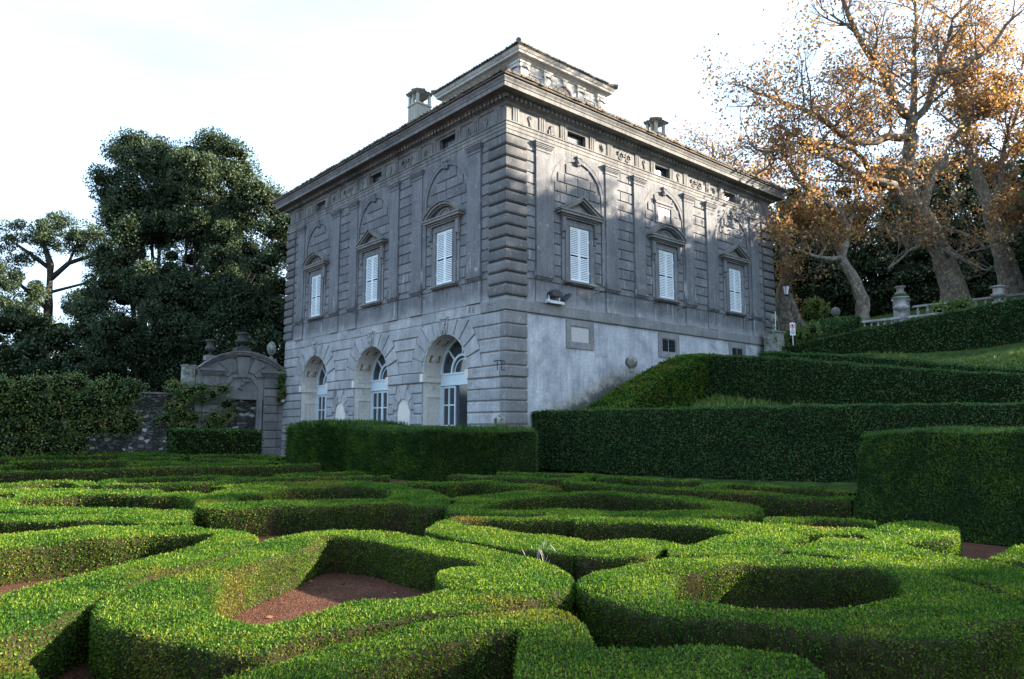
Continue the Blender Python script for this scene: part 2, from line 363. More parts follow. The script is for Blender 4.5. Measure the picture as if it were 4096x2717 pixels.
def catmull(P, closed, step):
    P = np.asarray(P, float); n = len(P); out = []
    rngi = range(n if closed else n-1)
    for i in rngi:
        p1, p2 = P[i], P[(i+1) % n]
        p0 = P[i-1] if (closed or i > 0) else 2*p1-p2
        p3 = P[(i+2) % n] if (closed or i+2 < n) else 2*p2-p1
        m = max(1, int(max(np.linalg.norm((p2-p1)[:2]), np.linalg.norm((p2-p1)[2:]))/step))
        for k in range(m):
            t = k/m; out.append(.5*((2*p1)+(p2-p0)*t+(2*p0-5*p1+4*p2-p3)*t*t+(3*p1-p0-3*p2+p3)*t**3))
    if not closed: out.append(P[-1])
    return np.array(out)
def ribbon_core(L, h, closed, step, seed, zb=0.0, ht=None, amp=.018, flare=0):
    Q = catmull(L, closed, step); n = len(Q); A, B = Q[:, :2], Q[:, 2:4]
    h = np.full(n, h) if Q.shape[1] == 4 else Q[:, 4]; z0 = np.full(n, zb) if Q.shape[1] < 6 else Q[:, 5]
    ax = B-A; w = np.linalg.norm(ax, axis=1, keepdims=True); ax = ax/np.maximum(w, 1e-6)
    rows = []
    hz = h-z0
    def P(t, z): return np.concatenate([A+(B-A)*t, z[:, None]], axis=1)
    c = np.minimum(.05, w[:, 0]*.2)
    e = (c/np.maximum(w[:, 0], .01))[:, None]; u = ((.035-flare)/np.maximum(w[:, 0], .01))[:, None]
    for q in (0.0, .3, .6, .85): rows.append(P(u*(1-q)*1.3, z0+hz*q*(1-.06)))
    rows.append(P(e*.3, h-c*.35)); rows.append(P(e, h))
    for t in (.35, .65): rows.append(P(t, h+.006))
    rows.append(P(1-e, h)); rows.append(P(1-e*.3, h-c*.35))
    for q in (.85, .6, .3, 0.0): rows.append(P(1-u*(1-q)*1.3, z0+hz*q*(1-.06)))
    V = np.stack(rows, axis=1); K = V.shape[1]                # n,K,3
    nm = np.array([-1]*5+[-.5, 0, 0, .5]+[1]*5)
    V[:, :, :2] += ax[:, None, :]*(nm[None, :, None]*(wob(V, 2.2, seed)*amp*1.2)[:, :, None])
    V[:, 4:10, 2] += wob(V, 2.0, seed+5)[:, 4:10]*amp
    V = V.reshape(-1, 3); F = []
    for i in range(n if closed else n-1):
        a, b = i*K, ((i+1) % n)*K
        F += [(a+j, a+j+1, b+j+1, b+j) for j in range(K-1)]
    if not closed:
        for a, fl in ((0, 1), ((n-1)*K, 0)):
            for j in range(K//2-1):
                q = (a+j, a+K-1-j, a+K-2-j, a+j+1); F.append(q if not fl else q[::-1])
    return V, np.array(F)
def lod(c): return np.linalg.norm(c-CAM, axis=1)
def dress(rng, V, F, smin=.018, k=.0021, smax=.2, cover=3.6, **kw):
    A, B, C = tris(V, F); c = (A+B+C)/3; s = np.clip(lod(c)*k, smin, smax)
    # sides thin out in patches and towards the foot, so bare twiggy wood shows
    thin = np.clip(1.3+1.1*wob(c, 2.7, 3.3), .3, 1)*np.clip(.5+c[:, 2]/.35, 0, 1); nz0 = np.cross(B-A, C-A); thin = np.where(np.abs(nz0[:, 2]) > .7*np.linalg.norm(nz0, axis=1), np.maximum(thin, .85), thin)
    return scatter(rng, A, B, C, cover*thin/s**2, s, out=kw.pop('outf', .9)*s.mean() if 'outf' in kw else .8*s.mean(), **kw)
def orient(V, F):
    A, B, C = V[F[:, 0]], V[F[:, 1]], V[F[:, 2]]; n = np.cross(B-A, C-A)[:, 2]
    return F if n.sum() > 0 else F[:, ::-1]
# ------------------------------------------------------------------ terrain
TP = np.array([(-2,1.5,0),(3,1.5,0),(8,1.5,0),(16,1.5,0),(30,1.5,0),(45,1.5,0),(2,6,2.0),(10,6,1.1),(16,6,.8),(30,6,.8),(2,10,3.1),(9,10,2.2),(15,10,1.5),(30,10,1.6),(45,10,2.5),
 (1,14,4.3),(7,16,4.0),(13,18,4.9),(20,17,5),(1,21,6.2),(6,22.4,5.5),(9,24,5.5),(12.5,26,6.2),(20,25,7),(2.7,27.5,8.8),(-2.4,28,8.7),(5.9,36.6,9.9),(5.9,32.9,8.2),(9,34,9.3),(20,32,9),(40,30,9),(-10,40,10),(15,45,12),(40,45,13),(0,55,14),(30,60,17),(-15,28,8.4),(-40,40,4),(60,40,13),(60,10,4),(0,90,20),(50,90,24),(-45,70,6)], float)
def _k(a, b): return np.sqrt(((a[:, None]-b[None])**2).sum(-1)+.8)
_w = np.linalg.solve(_k(TP[:, :2], TP[:, :2])+np.eye(len(TP))*.02, TP[:, 2])
def ground(x, y):
    q = np.stack([np.atleast_1d(x), np.atleast_1d(y)], -1).astype(float); z = _k(q, TP[:, :2])@_w
    f = np.clip((q[:, 1]-1.2)/1.2, 0, 1)*np.clip((q[:, 0]+60)/30, 0, 1)
    far = np.clip((q[:, 1]-95)/30, 0, 1)
    return np.maximum(z, 0)*f*(1-far)+far*20*np.clip((q[:, 0]+60)/30, 0, 1)
xs = np.concatenate([np.arange(-80, -24, 4), np.arange(-24, 30, .6), np.arange(30, 121, 5)]); ys = np.concatenate([np.arange(.8, 45, .6), np.arange(45, 141, 5)])
X, Y = np.meshgrid(xs, ys, indexing='ij'); Z = ground(X.ravel(), Y.ravel()).reshape(X.shape)
inside = (X < -.15) & (X > -21.85) & (Y > .2) & (Y < 21.8)
Z = np.where(inside, np.minimum(Z, -.3), Z)+.03*wob(np.stack([X, Y, Z], -1), 1.5)*(Z > .2)-.01*(Z < .2)
nx, ny = X.shape; idx = np.arange(nx*ny).reshape(nx, ny)
F = np.stack([idx[:-1, :-1], idx[1:, :-1], idx[1:, 1:], idx[:-1, 1:]], -1).reshape(-1, 4)
o = fast_mesh('terrain', np.stack([X, Y, Z], -1).reshape(-1, 3), F, [], [], ['grass_ground']); tag(o, kind='structure')
g = MB(); g.add([(-1500, -1500, -.02), (1500, -1500, -.02), (1500, 1500, -.02), (-1500, 1500, -.02)], [(0, 1, 2, 3)]); o = g.build('ground', 'forest_floor'); tag(o, kind='structure')
g = MB(); g.add([(-21.9, -45, .0), (34, -45, .0), (34, .9, .0), (-21.9, .9, .0)], [(0, 1, 2, 3)]); o = g.build('gravel_parterre', 'gravel'); tag(o, kind='structure')
rng = np.random.RandomState(5)
# fallen leaves: on the slopes and a few on the gravel
def litter(name, pts, size, mat='dead_leaf', nrm=None):
    N = len(pts); d = rng.randn(N, 3); d[:, 2] *= .25; nn = np.tile([0, 0, 1.], (N, 1))+rng.randn(N, 3)*.3
    q = leaf_quads(pts, d, nn, size*(.7+.6*rng.rand(N)), size*.75*np.ones(N))
    return fast_mesh(name, np.zeros((0, 3)), np.zeros((0, 4)), [q], [np.repeat(rng.rand(N), 4)], ['hedge_core', mat])
# ------------------------------------------------------------------ parterre box hedges
HEDGES = {
 'R1': (0.45, 1, [[13.03,-14.81,13.71,-14.85],[13.27,-14.25,14.21,-14.56],[14.15,-13.89,15.13,-14.53],[15.46,-13.83,15.88,-14.49],[16.36,-13.8,16.43,-14.52],[17.3,-14.06,16.7,-14.75],[17.83,-14.58,17.18,-15.23],[17.97,-15.26,17.1,-15.55],[17.91,-15.76,17.16,-15.98],[17.74,-16.47,17.01,-16.39],[17.76,-17.18,17.11,-16.88],[17.89,-17.46,17.09,-17.19],[17.64,-17.7,16.73,-17.31],[17.04,-17.9,16.32,-17.3],[16.42,-18.04,15.93,-17.18],[15.86,-18.03,15.61,-17.02],[15.38,-17.73,15.28,-16.8],[14.99,-17.29,15.03,-16.54],[14.42,-16.63,14.63,-16.06],[13.71,-15.83,14.3,-15.56],[13.25,-15.5,14.0,-15.24]]),
 'R1n': (0.45, 0, [[16.42,-14.47,17.48,-15.33],[16.31,-14.7,17.25,-15.42],[16.4,-14.98,17.07,-15.46],[16.6,-15.19,16.9,-15.4]]),
 'L1': (0.45, 0, [[15.4,-19.03,17.03,-19.02],[15.02,-18.63,16.55,-18.76],[14.66,-18.33,16.29,-18.48],[14.34,-17.93,15.84,-18.13],[14.05,-17.55,15.39,-17.8],[13.71,-17.11,14.83,-17.33],[13.26,-16.51,14.35,-16.71],[12.85,-16.11,13.94,-16.2],[12.54,-15.93,13.26,-15.65],[12.19,-16.08,12.21,-15.57],[11.86,-16.56,11.22,-16.09],[11.83,-17.09,10.48,-16.81],[11.77,-17.74,10.39,-17.54],[11.84,-18.21,10.49,-18.07],[12.06,-18.64,10.7,-18.56],[12.83,-19.17,11.41,-19.09]]),
 'L0': (0.45, 0, [[16.49,-18.92,18.03,-18.95],[16.75,-18.7,18.12,-18.84],[16.91,-18.63,18.17,-18.79],[17.17,-18.59,18.21,-18.75],[17.53,-18.6,18.33,-18.73]]),
 'B1': (0.45, 0, [[18.29,-18.22,18.91,-18.19],[18.1,-17.91,18.75,-17.85],[18.12,-17.53,18.7,-17.43],[17.95,-17.06,18.55,-16.96],[17.88,-16.56,18.5,-16.48],[17.94,-15.93,18.47,-16.13],[18.05,-15.5,18.53,-15.96],[18.27,-15.21,18.57,-15.88],[18.62,-15.29,18.83,-16.11],[18.94,-15.51,19.09,-16.35],[19.13,-15.72,19.26,-16.47]]),
 'B2': (0.45, 0, [[18.87,-16.16,19.76,-16.97],[19.14,-15.7,19.95,-16.75],[19.33,-15.46,20.14,-16.53],[19.6,-15.17,20.36,-16.29],[19.88,-14.99,20.52,-16.1],[20.1,-14.93,20.68,-16.04],[20.3,-15.04,20.73,-15.99],[20.48,-15.23,20.82,-16.02]]),
 'R2': (0.45, 1, [[17.57,-14.14,18.51,-14.02],[17.48,-13.85,18.36,-13.79],[17.48,-13.39,18.22,-13.5],[17.56,-12.85,18.2,-12.92],[17.76,-12.3,18.25,-12.49],[18.02,-11.91,18.39,-12.25],[18.46,-11.4,18.75,-11.99],[19.03,-11.2,19.17,-11.72],[19.61,-11.36,19.52,-11.91],[20.13,-11.62,19.79,-12.34],[20.53,-11.94,19.9,-12.73],[20.72,-12.26,19.86,-13.11],[20.8,-12.73,19.72,-13.56],[20.73,-13.3,19.53,-13.92],[20.53,-13.86,19.33,-14.13],[20.21,-14.17,19.15,-14.16],[19.74,-14.43,19.0,-14.15],[19.41,-14.6,18.91,-14.19],[19.04,-14.74,18.78,-14.21],[18.61,-14.75,18.69,-14.2],[18.22,-14.73,18.62,-14.15],[17.81,-14.5,18.56,-14.09]]),
 'M1': (0.45, 0, [[13.61,-13.24,14.14,-13.65],[13.29,-12.72,14.5,-13.69],[14.06,-12.73,15.21,-13.69],[14.87,-12.71,15.78,-13.63],[15.41,-12.57,16.21,-13.54],[15.89,-12.45,16.61,-13.37],[16.18,-12.66,16.67,-13.38]]),
 'M2': (0.45, 0, [[16.04,-12.83,16.25,-13.25],[16.25,-12.73,16.75,-13.36],[16.26,-12.36,17.01,-13.2],[16.39,-11.92,17.21,-12.98],[16.7,-11.71,17.24,-12.65],[17.05,-11.75,17.09,-12.29]]),
 'M3': (0.45, 0, [[17.08,-12.15,17.43,-12.58],[17.12,-11.68,17.65,-12.43],[16.98,-11.05,17.83,-12.26],[17.0,-10.43,17.99,-12.01],[17.21,-10.02,18.13,-11.74],[17.47,-9.89,18.13,-11.41],[17.8,-10.08,17.95,-10.82]]),
 'S1': (0.45, 0, [[18.07,-11.02,18.32,-11.5],[18.03,-10.46,18.54,-11.38],[18.05,-9.83,18.91,-11.3],[18.45,-9.8,19.22,-11.28],[18.93,-9.87,19.53,-11.34],[19.48,-10.09,19.9,-11.42],[19.87,-10.27,20.3,-11.71],[20.29,-10.53,20.67,-12.1],[20.67,-10.85,20.99,-12.44]]),
 'S2': (0.45, 0, [[18.16,-9.37,18.49,-9.76],[18.03,-8.27,18.75,-9.73],[18.0,-7.47,18.94,-9.43],[18.28,-7.23,19.06,-9.02],[18.75,-7.44,19.06,-8.45]]),
 'S3': (0.45, 0, [[19.85,-9.96,20.01,-10.37],[19.84,-9.31,20.16,-10.2],[19.84,-8.63,20.38,-10.32],[20.01,-7.56,20.61,-9.93]]),
 'S4': (0.45, 0, [[16.45,-8.83,16.76,-9.28],[16.6,-8.15,17.01,-8.73],[16.93,-7.83,17.07,-8.12],[17.38,-7.77,17.48,-7.99],[17.8,-7.96,17.94,-8.3]]),
 'N1': (0.45, 0, [[13.44,-13.02,13.75,-13.08],[13.18,-12.35,13.52,-12.46],[13.64,-11.48,13.99,-11.79],[14.61,-10.6,14.9,-10.93],[14.37,-10.93,14.8,-11.38],[15.0,-10.21,15.45,-10.77],[15.68,-9.57,16.14,-10.23],[16.15,-9.46,16.4,-10.17],[16.63,-9.42,17.06,-10.53],[17.19,-9.15,17.46,-10.07],[17.68,-8.76,17.82,-9.76],[17.76,-8.63,17.94,-9.52],[18.01,-8.57,18.12,-9.32]]),
 'N2': (0.45, 1, [[11.33,-11.18,12.15,-11.02],[10.62,-9.63,11.58,-9.84],[10.74,-8.23,11.56,-8.35],[10.98,-8.34,11.47,-8.81],[11.74,-7.25,12.14,-7.69],[12.81,-6.77,13.45,-7.62],[13.94,-6.79,14.43,-7.76],[15.08,-7.02,14.98,-7.9],[15.69,-7.52,15.05,-8.07],[16.05,-8.42,15.12,-8.58],[15.81,-9.35,14.93,-8.93],[14.9,-10.09,14.42,-9.51],[13.89,-11.13,13.31,-10.58],[14.51,-10.48,14.03,-9.96],[13.62,-11.13,13.15,-10.69],[12.97,-11.88,12.5,-11.17],[12.4,-11.95,12.32,-11.19]]),
 'K1': (0.45, 0, [[7.35,-18.36,8.52,-18.43],[7.84,-17.8,8.87,-17.9],[8.53,-17.06,9.53,-17.22],[9.25,-16.34,10.07,-16.52],[9.63,-15.76,10.71,-16.05],[9.85,-15.49,10.83,-15.79]]),
 'K2': (0.45, 0, [[5.33,-18.23,6.69,-18.32],[6.26,-17.64,7.46,-17.76],[7.21,-16.85,8.3,-17.03],[8.23,-16.11,9.14,-16.31],[8.87,-15.55,9.67,-15.77],[9.11,-15.27,10.16,-15.59],[9.34,-15.12,9.9,-15.44]]),
 'J1': (0.45, 0, [[3.77,-17.1,4.83,-17.2],[3.76,-16.58,4.75,-16.72],[4.0,-15.76,4.8,-15.92],[4.45,-14.96,5.25,-15.15],[4.85,-14.5,5.44,-14.66]]),
 'J2': (0.45, 0, [[5.24,-15.27,5.91,-15.4],[5.46,-14.91,6.18,-15.09],[5.39,-14.34,6.38,-14.62],[6.21,-14.05,7.01,-14.61],[7.63,-14.14,8.24,-14.71]]),
 'J3': (0.45, 0, [[4.3,-17.93,5.99,-18.06],[4.59,-17.47,6.35,-17.65],[4.94,-17.21,6.41,-17.38]]),
 'J4': (0.45, 0, [[1.88,-17.88,2.89,-17.95],[2.43,-17.25,3.41,-17.35],[2.81,-16.23,3.69,-16.37],[3.99,-15.33,4.4,-15.42],[4.91,-14.56,5.3,-14.67]]),
 'G1': (0.5, 1, [[8.95,-14.23,9.59,-15.17],[9.03,-14.1,9.94,-14.83],[9.3,-13.71,10.11,-14.05],[9.4,-13.39,10.25,-13.77],[9.97,-12.44,10.8,-12.89],[10.12,-11.93,11.31,-12.28],[9.9,-11.63,11.94,-12.06],[9.62,-11.38,11.89,-11.64],[9.23,-11.12,10.24,-10.52],[8.82,-10.95,8.8,-10.18],[8.38,-10.89,7.32,-9.97],[7.5,-11.0,5.74,-10.11],[7.0,-11.75,5.44,-11.19],[6.92,-12.44,5.59,-12.22],[7.64,-13.24,5.76,-13.17],[7.86,-13.82,6.59,-13.92],[8.34,-14.09,7.99,-14.71]]),
 'F1': (0.45, 0, [[-5.55,-17.27,-5.04,-17.06],[-5.88,-16.38,-5.34,-16.49],[-4.92,-13.97,-4.38,-14.08],[-4.82,-11.1,-4.28,-11.2],[-4.07,-9.51,-3.54,-9.67],[-3.85,-7.97,-3.31,-8.06],[-3.54,-6.61,-3.01,-6.74]]),
 'F2': (0.45, 0, [[-26.99,-14.93,-26.66,-15.3],[-23.66,-11.96,-23.32,-12.32],[-20.74,-9.03,-20.34,-9.33],[-19.79,-6.72,-19.33,-6.91]]),
 'F3': (0.45, 0, [[-18.22,-15.23,-17.73,-15.13],[-18.84,-12.14,-18.34,-12.11],[-18.53,-9.58,-18.1,-9.83],[-16.16,-7.59,-15.84,-7.98]]),
 'F4': (0.45, 0, [[-12.62,-15.57,-12.15,-15.2],[-13.43,-14.35,-12.84,-14.47],[-12.13,-12.82,-11.61,-13.11],[-11.75,-11.41,-11.39,-11.89],[-9.55,-10.84,-9.3,-11.38],[-8.31,-9.84,-7.94,-10.31]]),
 'F5': (0.45, 0, [[-14.28,-8.42,-13.87,-8.14],[-15.1,-7.14,-14.6,-7.19],[-13.86,-5.01,-13.69,-5.48],[-9.83,-5.05,-9.84,-5.55]]),
 'F6': (0.45, 0, [[-11.41,-8.49,-11.21,-8.94],[-9.83,-7.79,-9.69,-8.27],[-7.67,-7.38,-7.57,-7.88],[-5.67,-6.96,-5.56,-7.45]]),
 'F7': (0.45, 0, [[1.75,-15.27,1.96,-14.82],[0.61,-14.72,0.99,-14.4],[0.26,-13.44,0.76,-13.41],[0.49,-12.16,0.87,-12.49],[1.68,-11.72,1.95,-12.14],[1.76,-11.47,2.26,-11.5],[1.64,-11.33,2.08,-11.08]]),
 'F8': (0.45, 0, [[2.18,-15.0,2.62,-15.23],[2.62,-14.16,3.08,-14.36],[3.03,-13.04,3.53,-13.08],[2.82,-12.35,3.23,-12.08],[2.14,-11.78,2.47,-11.4]]),
 'F9': (0.45, 0, [[0.84,-17.6,1.27,-17.34],[0.6,-17.2,1.05,-16.97],[0.09,-16.06,0.59,-16.05],[0.68,-15.14,0.85,-15.61],[2.32,-15.13,2.32,-15.63]]),
 'F10': (0.45, 0, [[-16.76,-16.23,-16.34,-16.39],[-16.4,-15.39,-15.95,-15.33],[-16.87,-15.07,-16.58,-14.72]]),
 'F11': (0.45, 0, [[-14.18,-11.12,-13.75,-11.25],[-13.78,-9.76,-13.4,-10.01],[-12.64,-8.75,-12.34,-9.09]]),
 'F12': (0.45, 0, [[-7.97,-12.16,-7.53,-12.22],[-7.84,-11.15,-7.43,-11.34],[-7.13,-10.33,-6.73,-10.54],[-5.92,-7.46,-5.51,-7.64]]),
 'F13': (0.45, 0, [[-10.03,-16.73,-9.62,-16.92],[-9.68,-16.03,-9.23,-16.05],[-9.95,-15.82,-9.62,-15.53]]),
 'G4': (0.45, 0, [[2.36,-11.38,2.81,-11.59],[3.0,-10.0,3.46,-10.19],[3.46,-8.78,3.92,-8.99],[3.94,-7.98,4.37,-8.24]]),
 'G5': (0.45, 0, [[1.43,-10.41,1.92,-10.52],[1.66,-9.4,2.15,-9.52],[2.08,-7.86,2.56,-7.99]]),
 'G6': (0.45, 0, [[4.56,-13.3,5.02,-13.11],[4.22,-12.45,4.71,-12.38],[4.35,-11.68,4.82,-11.83],[4.8,-10.6,5.25,-10.81],[5.28,-9.77,5.51,-10.22],[6.71,-9.56,6.78,-10.06]]),
 'G7': (0.45, 0, [[6.35,-9.5,6.84,-9.6],[6.49,-8.85,6.93,-9.07],[6.93,-8.33,7.31,-8.66]]),
 'H1': (0.45, 0, [[4.94,-6.19,5.14,-6.71],[6.21,-5.7,6.4,-6.22],[7.36,-5.3,7.54,-5.81],[8.44,-4.91,8.63,-5.43]]),
 'H2': (0.45, 0, [[4.97,-4.38,5.13,-4.85],[6.58,-3.85,6.78,-4.31],[7.55,-3.25,7.73,-3.71],[8.57,-3.09,8.64,-3.59]]),
 'H3': (0.45, 0, [[9.14,-5.27,9.05,-5.81],[10.4,-5.49,10.4,-6.04],[11.58,-5.29,11.75,-5.81],[12.38,-4.84,12.56,-5.35],[13.53,-4.6,13.56,-5.15],[14.88,-4.68,14.91,-5.23],[16.04,-4.47,16.14,-5.01]]),
 'H4': (0.45, 0, [[8.07,-3.58,7.65,-3.85],[8.65,-4.5,8.24,-4.78],[9.3,-5.39,8.89,-5.68]]),
 'H5': (0.45, 0, [[8.57,-3.91,8.87,-4.31],[9.07,-3.54,9.45,-3.87],[9.14,-3.3,9.31,-3.77],[10.26,-3.08,10.41,-3.56],[11.14,-2.66,11.35,-3.11]]),
 'H6': (0.45, 0, [[12.19,-4.54,12.73,-4.43],[11.96,-3.4,12.51,-3.43],[12.44,-2.81,12.64,-3.33],[13.76,-2.55,13.8,-3.1],[15.3,-2.61,15.28,-3.16]]),
 'H7': (0.45, 0, [[7.63,-9.2,8.12,-8.95],[7.09,-8.1,7.64,-8.06],[7.62,-7.22,7.87,-7.7],[8.81,-7.04,8.84,-7.59],[9.66,-7.08,9.68,-7.63],[10.12,-7.0,10.21,-7.54]]),
 'H8': (0.45, 0, [[10.51,-10.84,11.05,-10.77],[10.36,-9.68,10.9,-9.61],[10.17,-8.46,10.72,-8.38],[10.0,-7.42,10.54,-7.33]]),
}

HL = [
 (['R1', 'R1n'], 'broad clipped box hedge ring round the bare red gravel patch, front centre left'),
 (['L1'], 'sunlit box hedge hairpin at the left edge, left of the gravel ring'),
 (['L0'], 'small corner of box hedge poking in at the bottom left corner'),
 (['B1', 'B2'], 'nearest box hedge, hooking round at bottom centre and running along the bottom edge'),
 (['R2'], 'large oval box hedge ring with dark hollow and orange tinged leaves, front right'),
 (['M1', 'M2'], 'sunlit wavy box hedge just behind the gap between the two front rings'),
 (['M3'], 'bright rounded box hedge lobe directly behind the front right oval ring'),
 (['S1'], 'long box hedge sweeping to the right edge behind the front right oval ring'),
 (['S2'], 'short squat box hedge end right in front of the big dark yew block at right'),
 (['S3'], 'small sunlit box hedge corner at the right edge below the yew block'),
 (['S4'], 'low shaded box hedge arc against the left foot of the right yew block'),
 (['N1'], 'long shaded box hedge strip running across behind the sunlit wavy hedge'),
 (['N2'], 'wide flat oval box hedge ring in the middle distance right of centre'),
 (['K1'], 'straight box hedge strip directly behind the left edge hairpin hedge'),
 (['K2'], 'thin box hedge strip second behind the left edge hairpin, ending in a dark gap'),
 (['J1'], 'box hedge strip with lit side face left of centre behind the thin strips'),
 (['J2'], 'short box hedge block joining the big rounded hedge ring on its left'),
 (['J3'], 'little bright box hedge end at the left edge in the middle distance'),
 (['J4'], 'thin box hedge line behind the lit strip at left in the middle distance'),
 (['G1'], 'thick rounded box hedge ring with a bulging right end, mid centre'),
 (['F1'], 'long straight dark box hedge crossing the left half of the garden below the portal'),
 (['F2'], 'farthest thin box hedge line at the foot of the left ivy wall'),
 (['F3'], 'second farthest thin box hedge line below the left ivy wall'),
 (['F4'], 'fluffy light green box hedge row far left in front of the ivy wall'),
 (['F5'], 'far box hedge line directly below the stone portal'),
 (['F6'], 'far box hedge line next in front of the one below the portal'),
 (['F7', 'F8'], 'narrow almond shaped box hedge ring in front of the long straight hedge'),
 (['F10'], 'short far box hedge line at the left edge behind the fluffy light row'),
 (['F11'], 'short far box hedge line between the far rows left of the portal axis'),
 (['F12'], 'far thin box hedge line just behind the long straight dark hedge'),
 (['F13'], 'thin box hedge line at the left edge between fluffy row and long straight hedge'),
 (['F9'], 'far left box hedge curl in front of the long straight hedge'),
 (['G4'], 'thin box hedge strip leading right to the foot of the central yew hedge'),
 (['G5'], 'short thin box hedge strip left of the central yew hedge foot'),
 (['G6'], 'thin curved box hedge behind the thick rounded ring'),
 (['G7'], 'short box hedge piece below the nearest corner of the central yew hedge'),
 (['H1'], 'box hedge strip starting right of the central yew hedge corner'),
 (['H2'], 'rearmost box hedge strip between central yew hedge and tall clipped hedge'),
 (['H3', 'H4'], 'long box hedge running right from the junction toward the right yew block'),
 (['H5'], 'rear box hedge strip ending squarely below the tall clipped hedge'),
 (['H6'], 'box hedge strip at the foot of the tall hedge, left of the right yew block'),
 (['H7', 'H8'], 'open box hedge loop behind the wide flat oval ring'),
]
for hi, (keys, lab) in enumerate(HL):
    Vs, Fs, LQ, RN = [], [], [], []; k0 = 0
    for q, key in enumerate(keys):
        h, closed, L = HEDGES[key]; L = np.array(L); d = np.linalg.norm(L[:, :2].mean(0)-CAM[:2])
        V, F = ribbon_core(L, h, closed, float(np.clip(d*.011, .09, .3)), hi*3.1+q, amp=.03 if h < .55 else .045)
        F = orient(V, F)
        lq, rn = dress(rng, V, F)
        Vs.append(V); Fs.append(F+k0); k0 += len(V); LQ.append(lq); RN.append(rn)
        # stray shoots above the clipped top
        A, B, C = tris(V, F); nz_ = np.cross(B-A, C-A); top = nz_[:, 2] > .9*np.linalg.norm(nz_, axis=1)
        if d < 14:
            c = (A+B+C)/3; s = np.clip(lod(c)*.0021, .018, .2)
            q2, r2 = scatter(rng, A[top], B[top], C[top], 260, s[top]*1.25, out=.018, along=1.3, up=.6, spread=.5); LQ.append(q2); RN.append(np.clip(r2+.35, 0, 1))
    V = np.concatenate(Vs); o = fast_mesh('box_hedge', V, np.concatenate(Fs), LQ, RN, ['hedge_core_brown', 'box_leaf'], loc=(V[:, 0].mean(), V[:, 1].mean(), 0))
    tag(o, lab, 'hedge', 'low box hedges of the parterre')
    if keys[0] == 'M1':
        m = MB(); rt = random.Random(2)
        for _ in range(60):
            x, y = 16.28+rt.uniform(-.16, .16), -13.45+rt.uniform(-.16, .16); d = Vector((rt.uniform(-.5, .5), rt.uniform(-.5, .5), 1)); z = rt.uniform(.18, .36); L_ = rt.uniform(.1, .22)
            m.tube([(x, y, z), (x+d.x*L_*.5+rt.uniform(-.02, .02), y+d.y*L_*.5, z+L_*.6), (x+d.x*L_, y+d.y*L_, z+L_)], [.005, .004, .002], 4)
        m.build('dry_twigs', 'dead_twig', o)
pts = []
for _ in range(60):
    pts.append((13.6+rng.rand()*3.4, -17.2+rng.rand()*3.0, .012))
o = litter('fallen_leaf', np.array(pts[:34]), .07); tag(o, 'brown plane leaves fallen on the red gravel inside the front ring', 'leaves', kind='stuff')

cp = np.stack([9+13*rng.rand(9000), -19.5+11*rng.rand(9000), np.full(9000, .006)], 1)
o = litter('clippings', cp, .016, 'ivy_leaf'); tag(o, 'tiny leaf clippings and weeds scattered over the red gravel', 'clippings', kind='stuff')
# ------------------------------------------------------------------ tall clipped hedges and yews
def tall(name, key, lab, L, mat='tall_hedge_leaf', smin=.05, k=.0024, cover=3.6, along=.35, asp=.6, up=.15, closed=False, group=None, outf=.8, step=.35, amp=.06, cat='hedge', extra=None, flare=0):
    V, F = ribbon_core(np.array(L, float), 0, closed, step, key, amp=amp, flare=flare); F = orient(V, F)
    # close underside not needed; dress all faces
    A, B, C = tris(V, F); c = (A+B+C)/3; s = np.clip(lod(c)*k, smin, .3)
    lq, rn = scatter(rng, A, B, C, cover/s**2*(.6/asp), s, out=outf*s.mean(), along=along, asp=asp, up=up)
    LQ, RN = [lq], [rn]
    if extra: q2, r2 = extra(A, B, C, s); LQ.append(q2); RN.append(r2)
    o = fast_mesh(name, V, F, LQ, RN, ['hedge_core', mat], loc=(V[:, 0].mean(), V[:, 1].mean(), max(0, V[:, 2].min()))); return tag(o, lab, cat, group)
# station: ax, ay, bx, by, top z, bottom z
tall('clipped_hedge', 1, 'long tall dark clipped hedge wall right of the villa corner, lowest of the terraced hedges',
  [(.2,2.9,.1,1.4,2.5,.14), (5,3.3,5,1.8,2.52,.14), (10.7,4.0,10.8,2.4,2.53,.14), (17,4.9,17.2,3.4,2.48,.14), (26,6.5,26.5,5,2.45,.14)], group='terraced clipped hedges')
tall('clipped_hedge', 2, 'sloping hedge bank with bright green leaf strewn top climbing along the villa wall',
  [(1.55,2.6,3.7,2.9,2.45,0), (1.5,6,3.3,6.2,3.95,1.6), (1.45,9.3,2.95,9.8,5.2,2.8), (1.4,11.2,2.9,11.6,5.4,3)], mat='shrub_leaf' if False else 'box_leaf', group='terraced clipped hedges')
tall('clipped_hedge', 3, 'middle terrace clipped hedge running right from the top of the sloping bank',
  [(2.0,11.7,2.1,10.35,5.36,2.6), (6.5,11.7,6.5,10.4,4.9,2.2), (10.3,11.7,10.3,10.4,4.34,1.4), (15.5,11.9,15.5,10.4,3.68,1.0), (22,12,22,10.6,3.2,.8)], group='terraced clipped hedges')
tall('clipped_hedge', 4, 'thin pale topped hedge line just behind the middle terrace hedge',
  [(4.2,13.4,4.2,12.7,5.5,3.5), (9,13.6,9,12.8,4.95,3), (13.3,13.8,13.3,13,4.25,2.6), (19,14,19,13.2,3.5,2)], group='terraced clipped hedges')
tall('clipped_hedge', 5, 'topmost clipped hedge rising to the right edge below the balustrade',
  [(.5,21.6,.9,20.2,6.45,5.6), (4.2,24.9,5.0,23.3,7.5,5), (8.1,27.2,8.9,25.7,8.32,4.9), (11.4,28.6,12,26.9,8.85,5.6), (17,31,17.8,29.2,9.9,6)], group='terraced clipped hedges')
